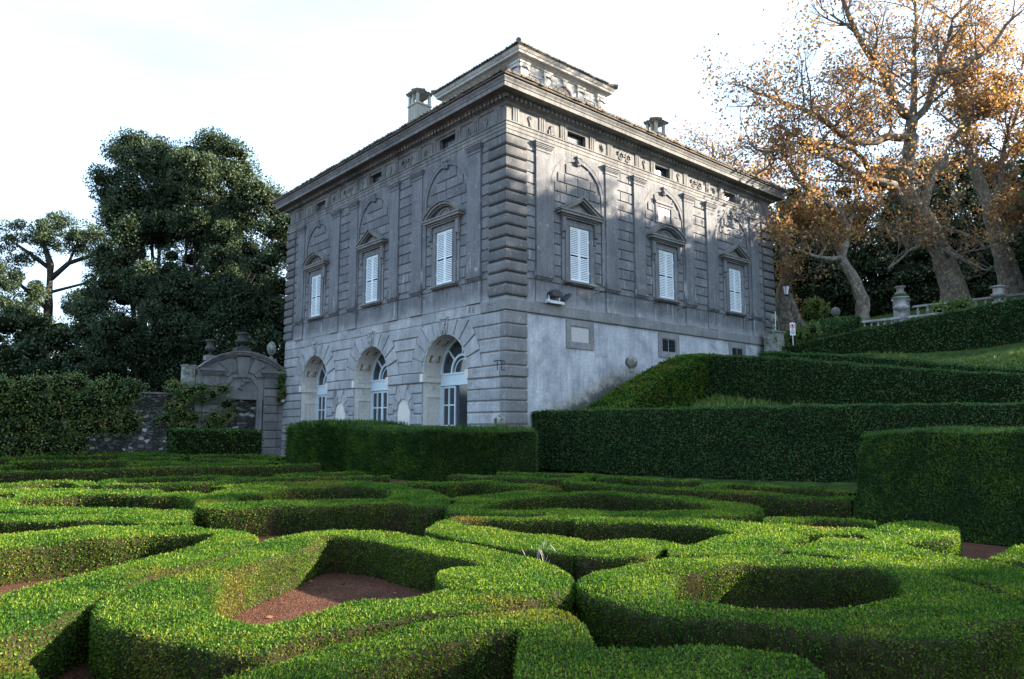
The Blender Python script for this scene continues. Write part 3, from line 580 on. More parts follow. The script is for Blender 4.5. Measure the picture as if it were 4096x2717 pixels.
tall('clipped_hedge', 6, 'short leaf strewn hedge bank below the far sphere finial behind the topmost hedge',
  [(.3,22.0,2.2,22.0,6.7,6), (1.0,24,3.2,24.2,7.95,6.6), (1.2,26,3.4,26.4,8.75,7.5), (1.2,27.3,3.0,27.6,8.85,8)], group='terraced clipped hedges')
def sprigs(dens, ln, sc=1.0):
    def f(A, B, C, s):
        n = np.cross(B-A, C-A); n /= np.linalg.norm(n, axis=1, keepdims=True)+1e-9
        m = (n[:, 2] > -.2)
        q, r = scatter(rng, A[m], B[m], C[m], dens, np.full(m.sum(), ln), out=.02, along=1.0, asp=.16*sc, up=.55, spread=.55); return q, np.clip(r*.8+.2, 0, 1)
    return f
tall('yew_hedge', 11, 'feathery green yew hedge in front of the villa, nearer right section',
  [(-3.9,-1.4,-3.9,-5.1,1.82,0), (-2,-1.3,-2,-5.2,1.76,0), (.8,-1.1,.8,-5.1,1.7,0), (1.7,-.8,1.7,-5.0,1.78,0), (2.4,-.9,2.2,-4.6,1.75,0), (3.1,-1.2,3.0,-3.0,1.68,0)], mat='yew_leaf', asp=.34, along=.5, up=.3, cover=4.0, k=.0016, smin=.035, group='yew hedges', extra=sprigs(300, .15), amp=.05)
tall('yew_hedge', 12, 'feathery yew hedge in front of the villa, farther left section beside the portal',
  [(-9.3,-2,-9.3,-5.3,1.85,0), (-7,-1.7,-7,-5.3,1.95,0), (-4.5,-1.8,-4.5,-4.6,1.9,0)], mat='yew_leaf', asp=.34, along=.5, up=.3, cover=4.0, k=.0016, smin=.035, group='yew hedges', extra=sprigs(260, .2), amp=.08)
tall('yew_hedge', 13, 'massive dark yew block with sunlit feathery top at the right edge',
  [(16.25,-1.6,16.3,-4.7,1.72,0), (17,-1.6,17,-5.0,1.78,0), (19,-1.6,19,-5.05,1.80,0), (24,-1.6,24,-5.0,1.8,0)], mat='yew_leaf', smin=.03, asp=.34, along=.5, up=.3, cover=3.4, group='yew hedges', extra=sprigs(600, .08), step=.2, amp=.03, flare=.55)
tall('clipped_hedge', 15, 'low two tiered hedge block in front of the stone portal',
  [(-18.9,-3.2,-17.4,-3.2,1.6,0), (-18.9,-5.5,-17.4,-5.5,1.68,0), (-18.9,-7.8,-17.4,-7.8,1.72,0)], mat='yew_leaf', group=None)
# ferns in the hollow between bank and terrace hedge, grass tufts on slopes
def tufts(name, lab, cat, boxr, n, size, mat='shrub_leaf'):
    x = boxr[0]+(boxr[1]-boxr[0])*rng.rand(n); y = boxr[2]+(boxr[3]-boxr[2])*rng.rand(n); z = ground(x, y)
    P = np.repeat(np.stack([x, y, z], 1), 9, 0); P[:, :2] += rng.randn(len(P), 2)*size*.25
    d = rng.randn(len(P), 3)*.6; d[:, 2] = np.abs(d[:, 2])+.5
    q = leaf_quads(P, d, rng.randn(len(P), 3), size*(.6+.8*rng.rand(len(P))), size*.16*np.ones(len(P)))
    o = fast_mesh(name, np.zeros((0, 3)), np.zeros((0, 4)), [q], [np.repeat(rng.rand(len(P)), 4)], ['hedge_core', mat]); return tag(o, lab, cat, kind='stuff')
tufts('fern_patch', 'green ferns growing in the hollow beside the sloping hedge bank', 'ferns', (3.2, 8, 7.2, 10.3), 700, .42)
tufts('slope_grass', 'grass tufts on the slope behind the middle terrace hedge', 'grass', (5, 16, 14, 24), 3500, .22)
pp = []
for (x0, x1, y0, y1, za, zb_) in ((1.6, 2.9, 4, 10.5, 3.25, 5.25), (1.2, 3.2, 22.6, 27, 7.1, 8.85)):
    for _ in range(220):
        t = rng.rand(); pp.append((x0+(x1-x0)*rng.rand(), y0+(y1-y0)*t, za+(zb_-za)*t+.05))
o = litter('fallen_leaves', np.array(pp), .13); tag(o, 'brown autumn leaves lying on the sloping hedge banks', 'leaves', kind='stuff')
# ------------------------------------------------------------------ the villa
villa = thing('villa', (0, 0, 0), 'square two storey grey stone villa with white shutters, arched doors and a roof lantern', 'villa')
def part(m, name, mats, parent=villa, **k): return m.build(name, mats, parent, **k)
CS = [4.35, 11.0, 17.65]; CR_ = [4.4, 11.0, 17.6]
RAD, SPR = 1.75, 4.45
LOWZ = [-.1, .5, 1.0, 1.49, 1.98, 2.49, 2.98, 3.48, 3.96, 4.46, 5.05, 5.63, 6.21, 6.8]
rr = random.Random(4)
# structural wall
m = MB()
m.add([(x, y, z) for z in (-.1, 6.8) for x, y in ((-22, 1.15), (0, 1.15), (0, 22), (-22, 22))], [(0,1,2,3), (4,5,6,7), (1,2,6,5), (2,3,7,6), (3,0,4,7)])
m.add([(x, y, z) for z in (6.8, 15.13) for x, y in ((-22, 0), (0, 0), (0, 22), (-22, 22))], [(0,1,2,3), (4,5,6,7), (0,1,5,4), (1,2,6,5), (2,3,7,6), (3,0,4,7)])
m.add([(x, y, z) for z in (15.1, 16.7) for x, y in ((-21.6, .4), (-.4, .4), (-.4, 21.6), (-21.6, 21.6))], [(4,5,6,7), (0,1,5,4), (1,2,6,5), (2,3,7,6), (3,0,4,7)])
part(m, 'wall', 'stone_dark')
# upper wall: coursed blocks in the recessed panels of both faces, flat bay surrounds, grooves
def bay_surround(m, T, c, s0, s1, r, spr, z0, z1, n0, n1, k=22):
    for a, b in ((s0, c-r), (c+r, s1)): m.box(a, b, z0, spr, n0, n1, T)
    pts = [(c+r*math.cos(math.pi*i/k), spr+r*math.sin(math.pi*i/k)) for i in range(k+1)]
    m.prism([(c+r, spr), (s1, spr), (s1, z1), (c+r, z1)], n0, n1, T); m.prism([(s0, spr), (c-r, spr), (c-r, z1), (s0, z1)], n0, n1, T)
    for i in range(k):
        (a, za), (b, zb) = pts[i], pts[i+1]; m.prism([(b, zb), (a, za), (a, z1), (b, z1)], n0, n1, T)
def blocks(m, T, s0, s1, rows, joint, n1, clip=None, g=.033, ch=.018):
    for i in range(len(rows)-1):
        z0, z1 = rows[i]+g, rows[i+1]-g
        segs = clip(s0, s1, (z0+z1)/2, z1) if clip else [(s0, s1)]
        for a, b in segs:
            if b-a < .08: continue
            if joint and (b-a) > joint*1.3:
                n = max(2, round((b-a)/joint)); off = .5 if i % 2 else 0
                xs_ = [a]+[a+(b-a)*(q+off)/n for q in range(0 if off else 1, n)]+[b]
                if not off and (b-a) < 1.6: xs_ = [a, b]
            else: xs_ = [a, b]
            for p, q in zip(xs_[:-1], xs_[1:]): m.cbox(p+g*.35, q-g*.35, z0, z1, 0, n1+rr.uniform(-.004, .004), ch, T)
ROWS = [8.6+.4985*i for i in range(13)]
for T, fn in ((TL, 'L'), (TR, 'R')):
    C3 = CS if fn == 'L' else CR_
    for (a, b) in ((1.1, 1.65), (20.35, 20.9)): m = MB(); blocks(m, T, a, b, ROWS, 0, .05); part(m, 'coursed_stonework', 'stone_dark')
    for (a, b) in ((7.15, 8.45), (13.55, 14.85)): m = MB(); blocks(m, T, a, b, ROWS, .65, .05); part(m, 'coursed_stonework', 'stone_dark')
    for c in C3:
        def clip(s0, s1, z, zt, c=c):
            w = 1.59 if zt < 12.67 else math.sqrt(max(0, 1.59**2-(zt-12.67)**2))
            if zt < 11.45: return [(c-w, c-1.14), (c+1.14, c+w)]
            return [(c-w, c+w)]
        m = MB(); blocks(m, T, 0, 0, ROWS, .85, .048, clip); part(m, 'coursed_stonework', 'stone_dark')
    spans = [(2.52, 6.28), (9.27, 12.73), (15.72, 19.48)]
    for c, (a, b) in zip(C3, spans):
        m = MB(); bay_surround(m, T, c, a, b, 1.62, 12.67, 8.55, 14.6, -.01, .07)
        m.ring(c, 12.67, 1.80, 1.845, 0, math.pi, .06, .085, T, 22)
        m.box(c-1.845, c-1.80, 12.0, 12.67, .06, .085, T); m.box(c+1.80, c+1.845, 12.0, 12.67, .06, .085, T)
        m.cbox(c-.13, c+.13, 14.12, 14.55, .04, .16, .04, T); m.cbox(c-.17, c+.17, 14.45, 14.56, .04, .2, .03, T)   # keystone mask
        m.ring(c, 14.3, 0, .09, 0, 2*math.pi, .16, .19, T, 8)
        part(m, 'bay_surround', 'stone_dark')
    m = MB()
    z = 7.3
    edges = [1.1]+[1.1+i*1.04+rr.uniform(-.15, .15) for i in range(1, 19)]+[20.9]
    for a, b in zip(edges[:-1], edges[1:]): m.cbox(a+.004, b-.004, 7.42, 8.30, -.01, .02+rr.uniform(-.003, .003), .006, T)
    m.box(1.1, 20.9, 8.32, 8.5, -.01, .05, T); m.box(1.1, 20.9, 7.3, 7.42, -.01, .05, T)
    part(m, 'pedestal_course', 'stone_dark')
    # pilasters
    for a, b in ((1.65, 2.52), (6.28, 7.15), (8.45, 9.27), (12.73, 13.55), (14.85, 15.72), (19.48, 20.35)):
        m = MB(); m.box(a, b, 8.9, 14.2, -.01, .13, T)
        m.box(a-.03, b+.03, 14.2, 14.25, -.01, .16, T)
        for z0, z1, e in ((14.25, 14.33, .02), (14.33, 14.38, .05), (14.38, 14.45, .085), (14.45, 14.52, .11), (14.52, 14.6, .15)): m.box(a-e, b+e, z0, z1, -.01, .13+e, T)
        m.box(a-.03, b+.03, 8.72, 8.9, -.01, .16, T); m.box(a-.07, b+.07, 8.52, 8.72, -.01, .19, T)
        m.box(a-.09, b+.09, 8.44, 8.52, -.01, .24, T); m.box(a-.06, b+.06, 8.36, 8.44, -.01, .19, T); m.box(a-.03, b+.03, 8.30, 8.36, -.01, .14, T)
        m.box(a-.01, b+.01, 7.5, 8.30, -.01, .09, T); m.box(a-.05, b+.05, 7.3, 7.5, -.01, .13, T)
        part(m, 'pilaster', 'stone_dark')
        m = MB(); m.box(a-.08, b+.08, 8.521, 8.56, .0, .2, T)
# quoins: cushion blocks wrapping the corners
def cushion(z0, z1, d): return [(0, z0), (d*.45, z0+.02), (d*.9, z0+.07), (d, z0+.15), (d, z1-.15), (d*.9, z1-.07), (d*.45, z1-.02), (0, z1)]
QP = [[(-1.1, 0), (0, 0), (0, 1.1)], [(0, 20.9), (0, 22), (-1.1, 22)], [(-22, 1.1), (-22, 0), (-20.9, 0)]]
for path in QP:
    m = MB()
    for i in range(14):
        z0 = 7.42+.509*i; m.sweep(path, cushion(z0+.012, z0+.497, .13+rr.uniform(-.01, .01)))
    part(m, 'quoins', 'stone_quoin')
for path, mt in (([(-.28, 0), (0, 0), (0, 1.12)], 'stone_belt'), ([(0, 20.9), (0, 22), (-1.1, 22)], 'stone_quoin')):
    m = MB()
    for i in range(13):
        z0, z1 = LOWZ[i], LOWZ[i+1]; d = .14 if i == 8 else .085
        m.sweep(path, [(0, z0+.02), (d*.7, z0+.03), (d, z0+.07), (d, z1-.07), (d*.7, z1-.03), (0, z1-.02)])
    part(m, 'quoins', mt)
# belt course on the hill side and garden side
m = MB(); m.sweep([(-1.6, 0), (0, 0), (0, 21.2)], [(-.01, 6.8), (.10, 6.8), (.12, 6.83), (.12, 7.27), (.10, 7.3), (-.01, 7.3)])
part(m, 'belt_course', 'stone_belt')
m = MB()
e = [1.6, 2.8, 3.6, 5.1, 6.3, 7.7, 9.2, 9.9, 12.2, 13.4, 14.8, 16.2, 17.0, 19, 20.4, 22]
for a, b in zip(e[:-1], e[1:]): m.cbox(a+.006, b-.006, 6.81, 7.28, -.01, .045+rr.uniform(-.01, .01), .01, TL)
part(m, 'belt_course', 'stone_light')
# entablature round the whole house
HOUSE = [(-22, 0), (0, 0), (0, 22), (-22, 22)]
m = MB(); m.sweep(HOUSE, [(-.01, 14.58), (.06, 14.58), (.06, 14.75), (.085, 14.76), (.085, 14.92), (.11, 14.93), (.11, 15.06), (.15, 15.08), (.15, 15.13), (-.02, 15.135)], True)
part(m, 'architrave', 'stone_cornice')
m = MB(); m.sweep(HOUSE, [(-.1, 15.84), (.04, 15.86), (.07, 15.9), (.10, 15.98), (.19, 16.02), (.21, 16.03), (.21, 16.19), (.33, 16.20), (.37, 16.25), (.72, 16.255), (.735, 16.25), (.74, 16.42), (.77, 16.435), (.79, 16.5), (.85, 16.58), (.86, 16.60), (.86, 16.65), (.5, 16.66), (-.4, 16.67)], True)
for T in (TL, TR):
    s = -.3
    while s < 22.3:
        m.box(s, s+.165, 16.035, 16.185, .2, .335, T); s += .27
part(m, 'cornice', 'stone_cornice')
m = MB(); m.sweep(HOUSE, [(.4, 16.665), (.93, 16.67), (.95, 16.70), (.93, 16.735), (.4, 16.75)], True); part(m, 'gutter', 'lead')
# frieze with triglyphs, metope reliefs and attic windows
for T, fn in ((TL, 'L'), (TR, 'R')):
    C3 = CS if fn == 'L' else CR_
    m = MB(); e = 0.0 if fn == 'R' else .4
    cuts = [(c-.62, c+.62) for c in C3]
    for a, b in cuts+[(22, 22)]:
        m.box(e, a, 15.13, 15.87, -.4, 0.0, T); e = b
    for c in C3: m.box(c-.62, c+.62, 15.74, 15.87, -.4, -.001, T)
    part(m, 'frieze', 'stone_cornice')
    tg = [.35, 1.93, 3.28, 5.3, 6.57, 8.73, 10.0]; tg += [22-x-.36 for x in tg]
    for a in tg:
        m = MB()
        for q in range(3): m.box(a+q*.13, a+q*.13+.085, 15.14, 15.84, -.01, .045, T)
        m.box(a-.02, a+.38, 15.78, 15.86, -.01, .055, T)
        part(m, 'triglyph', 'stone_cornice')
    def pear(c):
        m.prism([(c+.13*math.cos(t)*(1+.35*math.sin(3*t)), 15.48+.27*math.sin(t)) for t in [2*math.pi*i/14 for i in range(14)]], -.01, .05, T); m.ring(c, 15.62, 0, .07, 0, 6.283, .05, .08, T, 7)
    def mounts(c):
        for dx, dz in ((-.11, 15.32), (.11, 15.32), (0, 15.52)): m.prism([(c+dx+.12*math.cos(t), dz+.14*math.sin(t)) for t in [math.pi*i/8 for i in range(9)]]+[(c+dx-.12, 15.2), (c+dx+.12, 15.2)], -.01, .055+(.02 if dx == 0 else 0), T)
    def star(c):
        P = [(c+(.29 if i % 2 == 0 else .09)*math.cos(math.pi/2+math.pi*i/8), 15.48+(.29 if i % 2 == 0 else .09)*math.sin(math.pi/2+math.pi*i/8)) for i in range(16)]
        V = [(a, z, -.01) for a, z in P]+[(c, 15.48, .08)]; m.add(V, [(i, (i+1) % 16, 16) for i in range(16)], T)
    def floral(c):
        for dx in (0,):
            for i in range(7):
                t = math.radians(20+i*23); r = .2+.05*(i % 2); m.ring(c+dx+r*math.cos(t), 15.44+r*math.sin(t), 0, .065, 0, 6.283, -.01, .06+.01*(i % 3), T, 7)
            m.box(c+dx-.025, c+dx+.025, 15.18, 15.5, -.01, .05, T)
            for q in (-1, 1): m.prism([(c+dx, 15.25), (c+dx+q*.12, 15.42), (c+dx+q*.17, 15.3)], -.01, .045, T)
    for sgn in (0, 1):
        f = (lambda x: x) if not sgn else (lambda x: 22-x)
        for fnc, a in ((pear, 1.42), (mounts, 2.75), (star, 6.15), (floral, 7.60), (floral, 8.14), (pear, 9.52)): m = MB(); fnc(f(a)); part(m, 'frieze_relief', 'stone_cornice')
    for wi, c in enumerate(C3):
        m = MB(); m.box(c-.62, c+.62, 15.135, 15.17, -.35, -.0, T); 
        for a, b in ((c-.62, c-.56), (c+.56, c+.62)): m.box(a, b, 15.17, 15.74, -.3, -.2, T)
        m.box(c-.56, c+.56, 15.68, 15.74, -.3, -.2, T)
        far = wi == 2
        w = part(m, 'attic_window', 'wood_brown' if far else 'iron')
        if not far:
            for q in range(1, 7): m2 = MB()
            m2 = MB()
            for q in range(1, 9): m2.box(c-.56+q*.125, c-.548+q*.125, 15.17, 15.68, -.235, -.225, T)
            for q in range(1, 5): m2.box(c-.56, c+.56, 15.17+q*.105, 15.18+q*.105, -.235, -.225, T)
            part(m2, 'lattice', 'iron', w)
        m2 = MB(); m2.box(c-.56, c+.56, 15.17, 15.68, -.26, -.25, T); part(m2, 'pane', 'glass_lead', w)
# main floor windows
def arcpts(c, zb, w, rise, k=14, dr=0):
    Rr = (w*w+rise*rise)/(2*rise); zc = zb+rise-Rr; a = math.asin(w/Rr)
    return [(c+(Rr+dr)*math.sin(t), zc+(Rr+dr)*math.cos(t)) for t in [-a+2*a*i/k for i in range(k+1)]]
def window(T, c, kind):
    m = MB()
    for q in (-1, 1):
        a, b = sorted((c+q*.655, c+q*.93)); m.box(a, b, 8.52, 11.10, -.01, .13, T)
        a, b = sorted((c+q*.655, c+q*.70)); m.box(a, b, 8.54, 11.08, .13, .15, T)
        a, b = sorted((c+q*.93, c+q*1.12)); m.box(a, b, 8.52, 11.40, -.01, .075, T)
        a, b = sorted((c+q*.96, c+q*1.16)); m.cbox(a, b, 10.75, 11.42, .07, .24, .05, T); m.cbox(a+.03, b-.03, 10.45, 10.76, .07, .15, .03, T)
    m.box(c-.93, c+.93, 11.10, 11.22, -.01, .15, T); m.box(c-.93, c+.93, 11.22, 11.42, -.01, .10, T)
    fr = part(m, 'window', 'stone_dark')
    m = MB(); m.box(c-1.05, c+1.05, 8.42, 8.52, -.01, .26, T); m.box(c-1.0, c+1.0, 8.36, 8.42, -.01, .18, T); part(m, 'sill', 'stone_sill', fr)
    m = MB()
    for z0, z1, n, w in ((11.42, 11.50, .20, 1.2), (11.50, 11.58, .27, 1.28), (11.58, 11.70, .38, 1.42), (11.70, 11.76, .43, 1.5)): m.box(c-w, c+w, z0, z1, -.01, n, T)
    if kind == 'tri':
        H = .80
        for (o0, o1, n) in ((0, .07, .44), (.07, .20, .37), (.20, .27, .27)):
            for q in (-1, 1):
                m.prism([(c+q*(1.52-o0*2), 11.76), (c, 11.76+H-o0), (c, 11.76+H-o1), (c+q*(1.52-o1*2), 11.76)] if True else [], -.01, n, T)
        m.prism([(c-1.0, 11.76), (c+1.0, 11.76), (c, 11.76+H-.26)], -.01, .09, T)
        m.prism([(c-.72, 11.80), (c+.72, 11.80), (c, 11.76+H-.40)], .09, .13, T)
    else:
        H = .74
        for (o0, o1, n) in ((0, .06, .44), (.06, .19, .37), (.19, .26, .27)):
            P0 = arcpts(c, 11.76, 1.52-o0*1.3, H-o0); P1 = arcpts(c, 11.76, 1.52-o1*1.3, H-o1)
            for i in range(len(P0)-1): m.prism([P0[i], P0[i+1], P1[i+1], P1[i]], -.01, n, T)
        m.prism(arcpts(c, 11.76, 1.18, H-.26), -.01, .09, T); m.ring(c, 11.62, .50, .58, .35, math.pi-.35, .09, .14, T, 12)
    part(m, 'pediment', 'stone_sill', fr)
    for q in (0, 1):
        m = MB(); a, b = (c-.645, c-.006) if q == 0 else (c+.006, c+.645)
        for x0, x1 in ((a, a+.07), (b-.07, b)): m.box(x0, x1, 8.56, 11.09, .05, .09, T)
        for z0, z1 in ((8.56, 8.68), (9.78, 9.86), (10.99, 11.09)): m.box(a+.07, b-.07, z0, z1, .05, .09, T)
        z = 8.70
        while z < 10.96:
            if not 9.72 < z < 9.86:
                V = [(x, z+dz, n) for x in (a+.07, b-.07) for dz, n in ((0, .087), (.014, .092), (.072, .056), (.058, .05))]
                m.add(V, [(0,1,2,3), (4,5,6,7), (0,4,5,1), (1,5,6,2), (2,6,7,3), (3,7,4,0)], T)
            z += .085
        m.box(a-.02 if q == 0 else b-.02, a+.02 if q == 0 else b+.02, 9.0, 9.08, .06, .12, T); m.box(a-.02 if q == 0 else b-.02, a+.02 if q == 0 else b+.02, 10.5, 10.58, .06, .12, T)
        part(m, 'shutter', 'shutter_paint', fr)
    m = MB(); m.box(c-.65, c+.65, 8.53, 11.1, .01, .02, T); part(m, 'pane', 'dark_inside', fr)
for T, C3, kinds in ((TL, CS, ('seg', 'tri', 'seg')), (TR, CR_, ('tri', 'seg', 'tri'))):
    for c, k in zip(C3, kinds): window(T, c, k)
# inscription tablet over the middle window of the hill side
m = MB(); c = 11.0
m.box(c-.76, c-.58, 12.52, 13.6, -.01, .11, TR); m.box(c+.58, c+.76, 12.52, 13.6, -.01, .11, TR); m.box(c-.76, c+.76, 13.6, 13.72, -.01, .15, TR); m.box(c-.58, c+.58, 13.45, 13.6, -.01, .10, TR)
m.prism([(c-.85, 13.72), (c+.85, 13.72), (c+.72, 13.86), (c+.4, 13.88), (c+.2, 14.0), (c, 14.04), (c-.2, 14.0), (c-.4, 13.88), (c-.72, 13.86)], -.01, .08, TR)
for q in (-1, 1): m.ring(c+q*.76, 13.8, 0, .07, 0, 6.283, .08, .12, TR, 8); m.prism([(c+q*.76, 13.5), (c+q*.98, 13.45), (c+q*.9, 13.1), (c+q*.95, 12.6), (c+q*.76, 12.52)], -.01, .06, TR)
tb = part(m, 'tablet_frame', 'stone_dark')
m = MB(); m.box(c-.58, c+.58, 12.62, 13.45, .0, .05, TR); part(m, 'marble_tablet', 'marble', tb)
# ------------- garden side ground floor: arches
m = MB()
bounds = [0, 7.68, 14.33, 22]
for i, c in enumerate(CS):
    s0, s1 = bounds[i], bounds[i+1]
    for a, b in ((s0, c-RAD), (c+RAD, s1)): m.box(a, b, -.1, SPR, -1.15, 0, TL)
    k = 24; pts = [(c+RAD*math.cos(math.pi*j/k), SPR+RAD*math.sin(math.pi*j/k)) for j in range(k+1)]
    m.prism([(c+RAD, SPR), (s1, SPR), (s1, 6.8), (c+RAD, 6.8)], -1.15, 0, TL); m.prism([(s0, SPR), (c-RAD, SPR), (c-RAD, 6.8), (s0, 6.8)], -1.15, 0, TL)
    for j in range(k):
        (a, za), (b, zb) = pts[j], pts[j+1]; m.prism([(b, zb), (a, za), (a, 6.8), (b, 6.8)], -1.15, 0, TL)
part(m, 'arcade_wall', 'stone_light')
ZM = [MB() for _ in range(4)]; RO = 2.75; NICHE = [7.75, 14.3]
for i in range(13):
    z0, z1 = LOWZ[i]+.03, LOWZ[i+1]-.03; zm = (z0+z1)/2; ex = []
    for c in CS:
        if z1 < 4.46: ex.append((c-RAD-.02, c+RAD+.02))
        else:
            hw = math.sqrt(max(0, RO**2-(zm-SPR)**2)) if zm-SPR < RO else 0
            ex.append((c-hw-.02, c+hw+.02))
    if z1 < 3.96:
        for c in NICHE: w = .6 if zm < 2.7 else .95-.25*(zm-2.7); ex.append((c-w, c+w))
    ex.sort(); segs = []; e = .30
    for a, b in ex:
        if a-e > .12: segs.append((e, a))
        e = max(e, b)
    segs.append((e, 22))
    for a, b in segs:
        n = max(1, round((b-a)/1.7)); xs_ = [a+(b-a)*q/n+(rr.uniform(-.12, .12) if 0 < q < n else 0) for q in range(n+1)]
        for p, q in zip(xs_[:-1], xs_[1:]):
            m = ZM[sum(p+.2 > c for c in CS)]; m.cbox(p+.004, q-.004, z0, z1, -.01, (.12 if i == 8 else .075)+rr.uniform(-.012, .012), .035, TL)
for m in ZM: part(m, 'rusticated_courses', 'stone_light')
for c in CS:
    m = MB(); N = 11
    for j in range(N):
        if j == N//2: part(m, 'voussoirs', 'stone_light'); m = MB(); continue
        t0, t1 = math.pi*j/N+.012, math.pi*(j+1)/N-.012
        P = [(c+(RAD-.02)*math.cos(t), SPR+(RAD-.02)*math.sin(t)) for t in (t0, (t0+t1)/2, t1)]
        def outp(t):
            r = RO+.12*(1 if abs(math.cos(t)) < .8 else 0); st = math.sin(t)
            if st > .01: r = min(r, (6.76-SPR)/st)
            return (c+r*math.cos(t), SPR+r*math.sin(t))
        P += [outp(t1), outp(t0)]
        cx_ = sum(p[0] for p in P)/5; cz_ = sum(p[1] for p in P)/5
        P2 = [(cx_+(p[0]-cx_)*.93, cz_+(p[1]-cz_)*.93) for p in P]; V = [(a, z, -.01) for a, z in P]+[(a, z, .055) for a, z in P]+[(a, z, .09) for a, z in P2]
        F5 = [(10, 11, 12, 13, 14)]
        for o_ in (0, 5): F5 += [(o_+q, o_+(q+1) % 5, o_+5+(q+1) % 5, o_+5+q) for q in range(5)]
        m.add(V, F5, TL)
    part(m, 'voussoirs', 'stone_light')
    m = MB(); m.prism([(c-.22, 6.15), (c+.22, 6.15), (c+.33, 6.98), (c-.33, 6.98)], -.01, .10, TL)
    for q in range(16): m.ring(c+rr.uniform(-.16, .16), 6.25+.045*q, 0, rr.uniform(.04, .09), 0, 6.283, .10, .13+rr.uniform(0, .07), TL, 6)
    m.box(c-.26, c+.26, 6.86, 6.97, .1, .2, TL)
    part(m, 'keystone', 'stone_light')
for c in NICHE:
    m = MB()
    for j in range(5):
        t0, t1 = math.pi*j/5+.03, math.pi*(j+1)/5-.03; r0, r1 = .56, 1.05 if j != 2 else 1.3
        m.prism([(c+r0*math.cos(t0), 2.72+r0*math.sin(t0)), (c+r1*math.cos(t0), 2.72+min(1.22, r1*math.sin(t0))), (c+r1*math.cos(t1), 2.72+min(1.22, r1*math.sin(t1))), (c+r0*math.cos(t1), 2.72+r0*math.sin(t1))], -.01, .085, TL)
    part(m, 'voussoirs', 'stone_light')
    m = MB(); P = [(c-.55, .4), (c+.55, .4)]+[(c+.55*math.cos(math.pi*j/12), 2.72+.55*math.sin(math.pi*j/12)) for j in range(13)]
    m.prism(P, -.01, .012, TL); part(m, 'blind_niche', 'plaster_white')
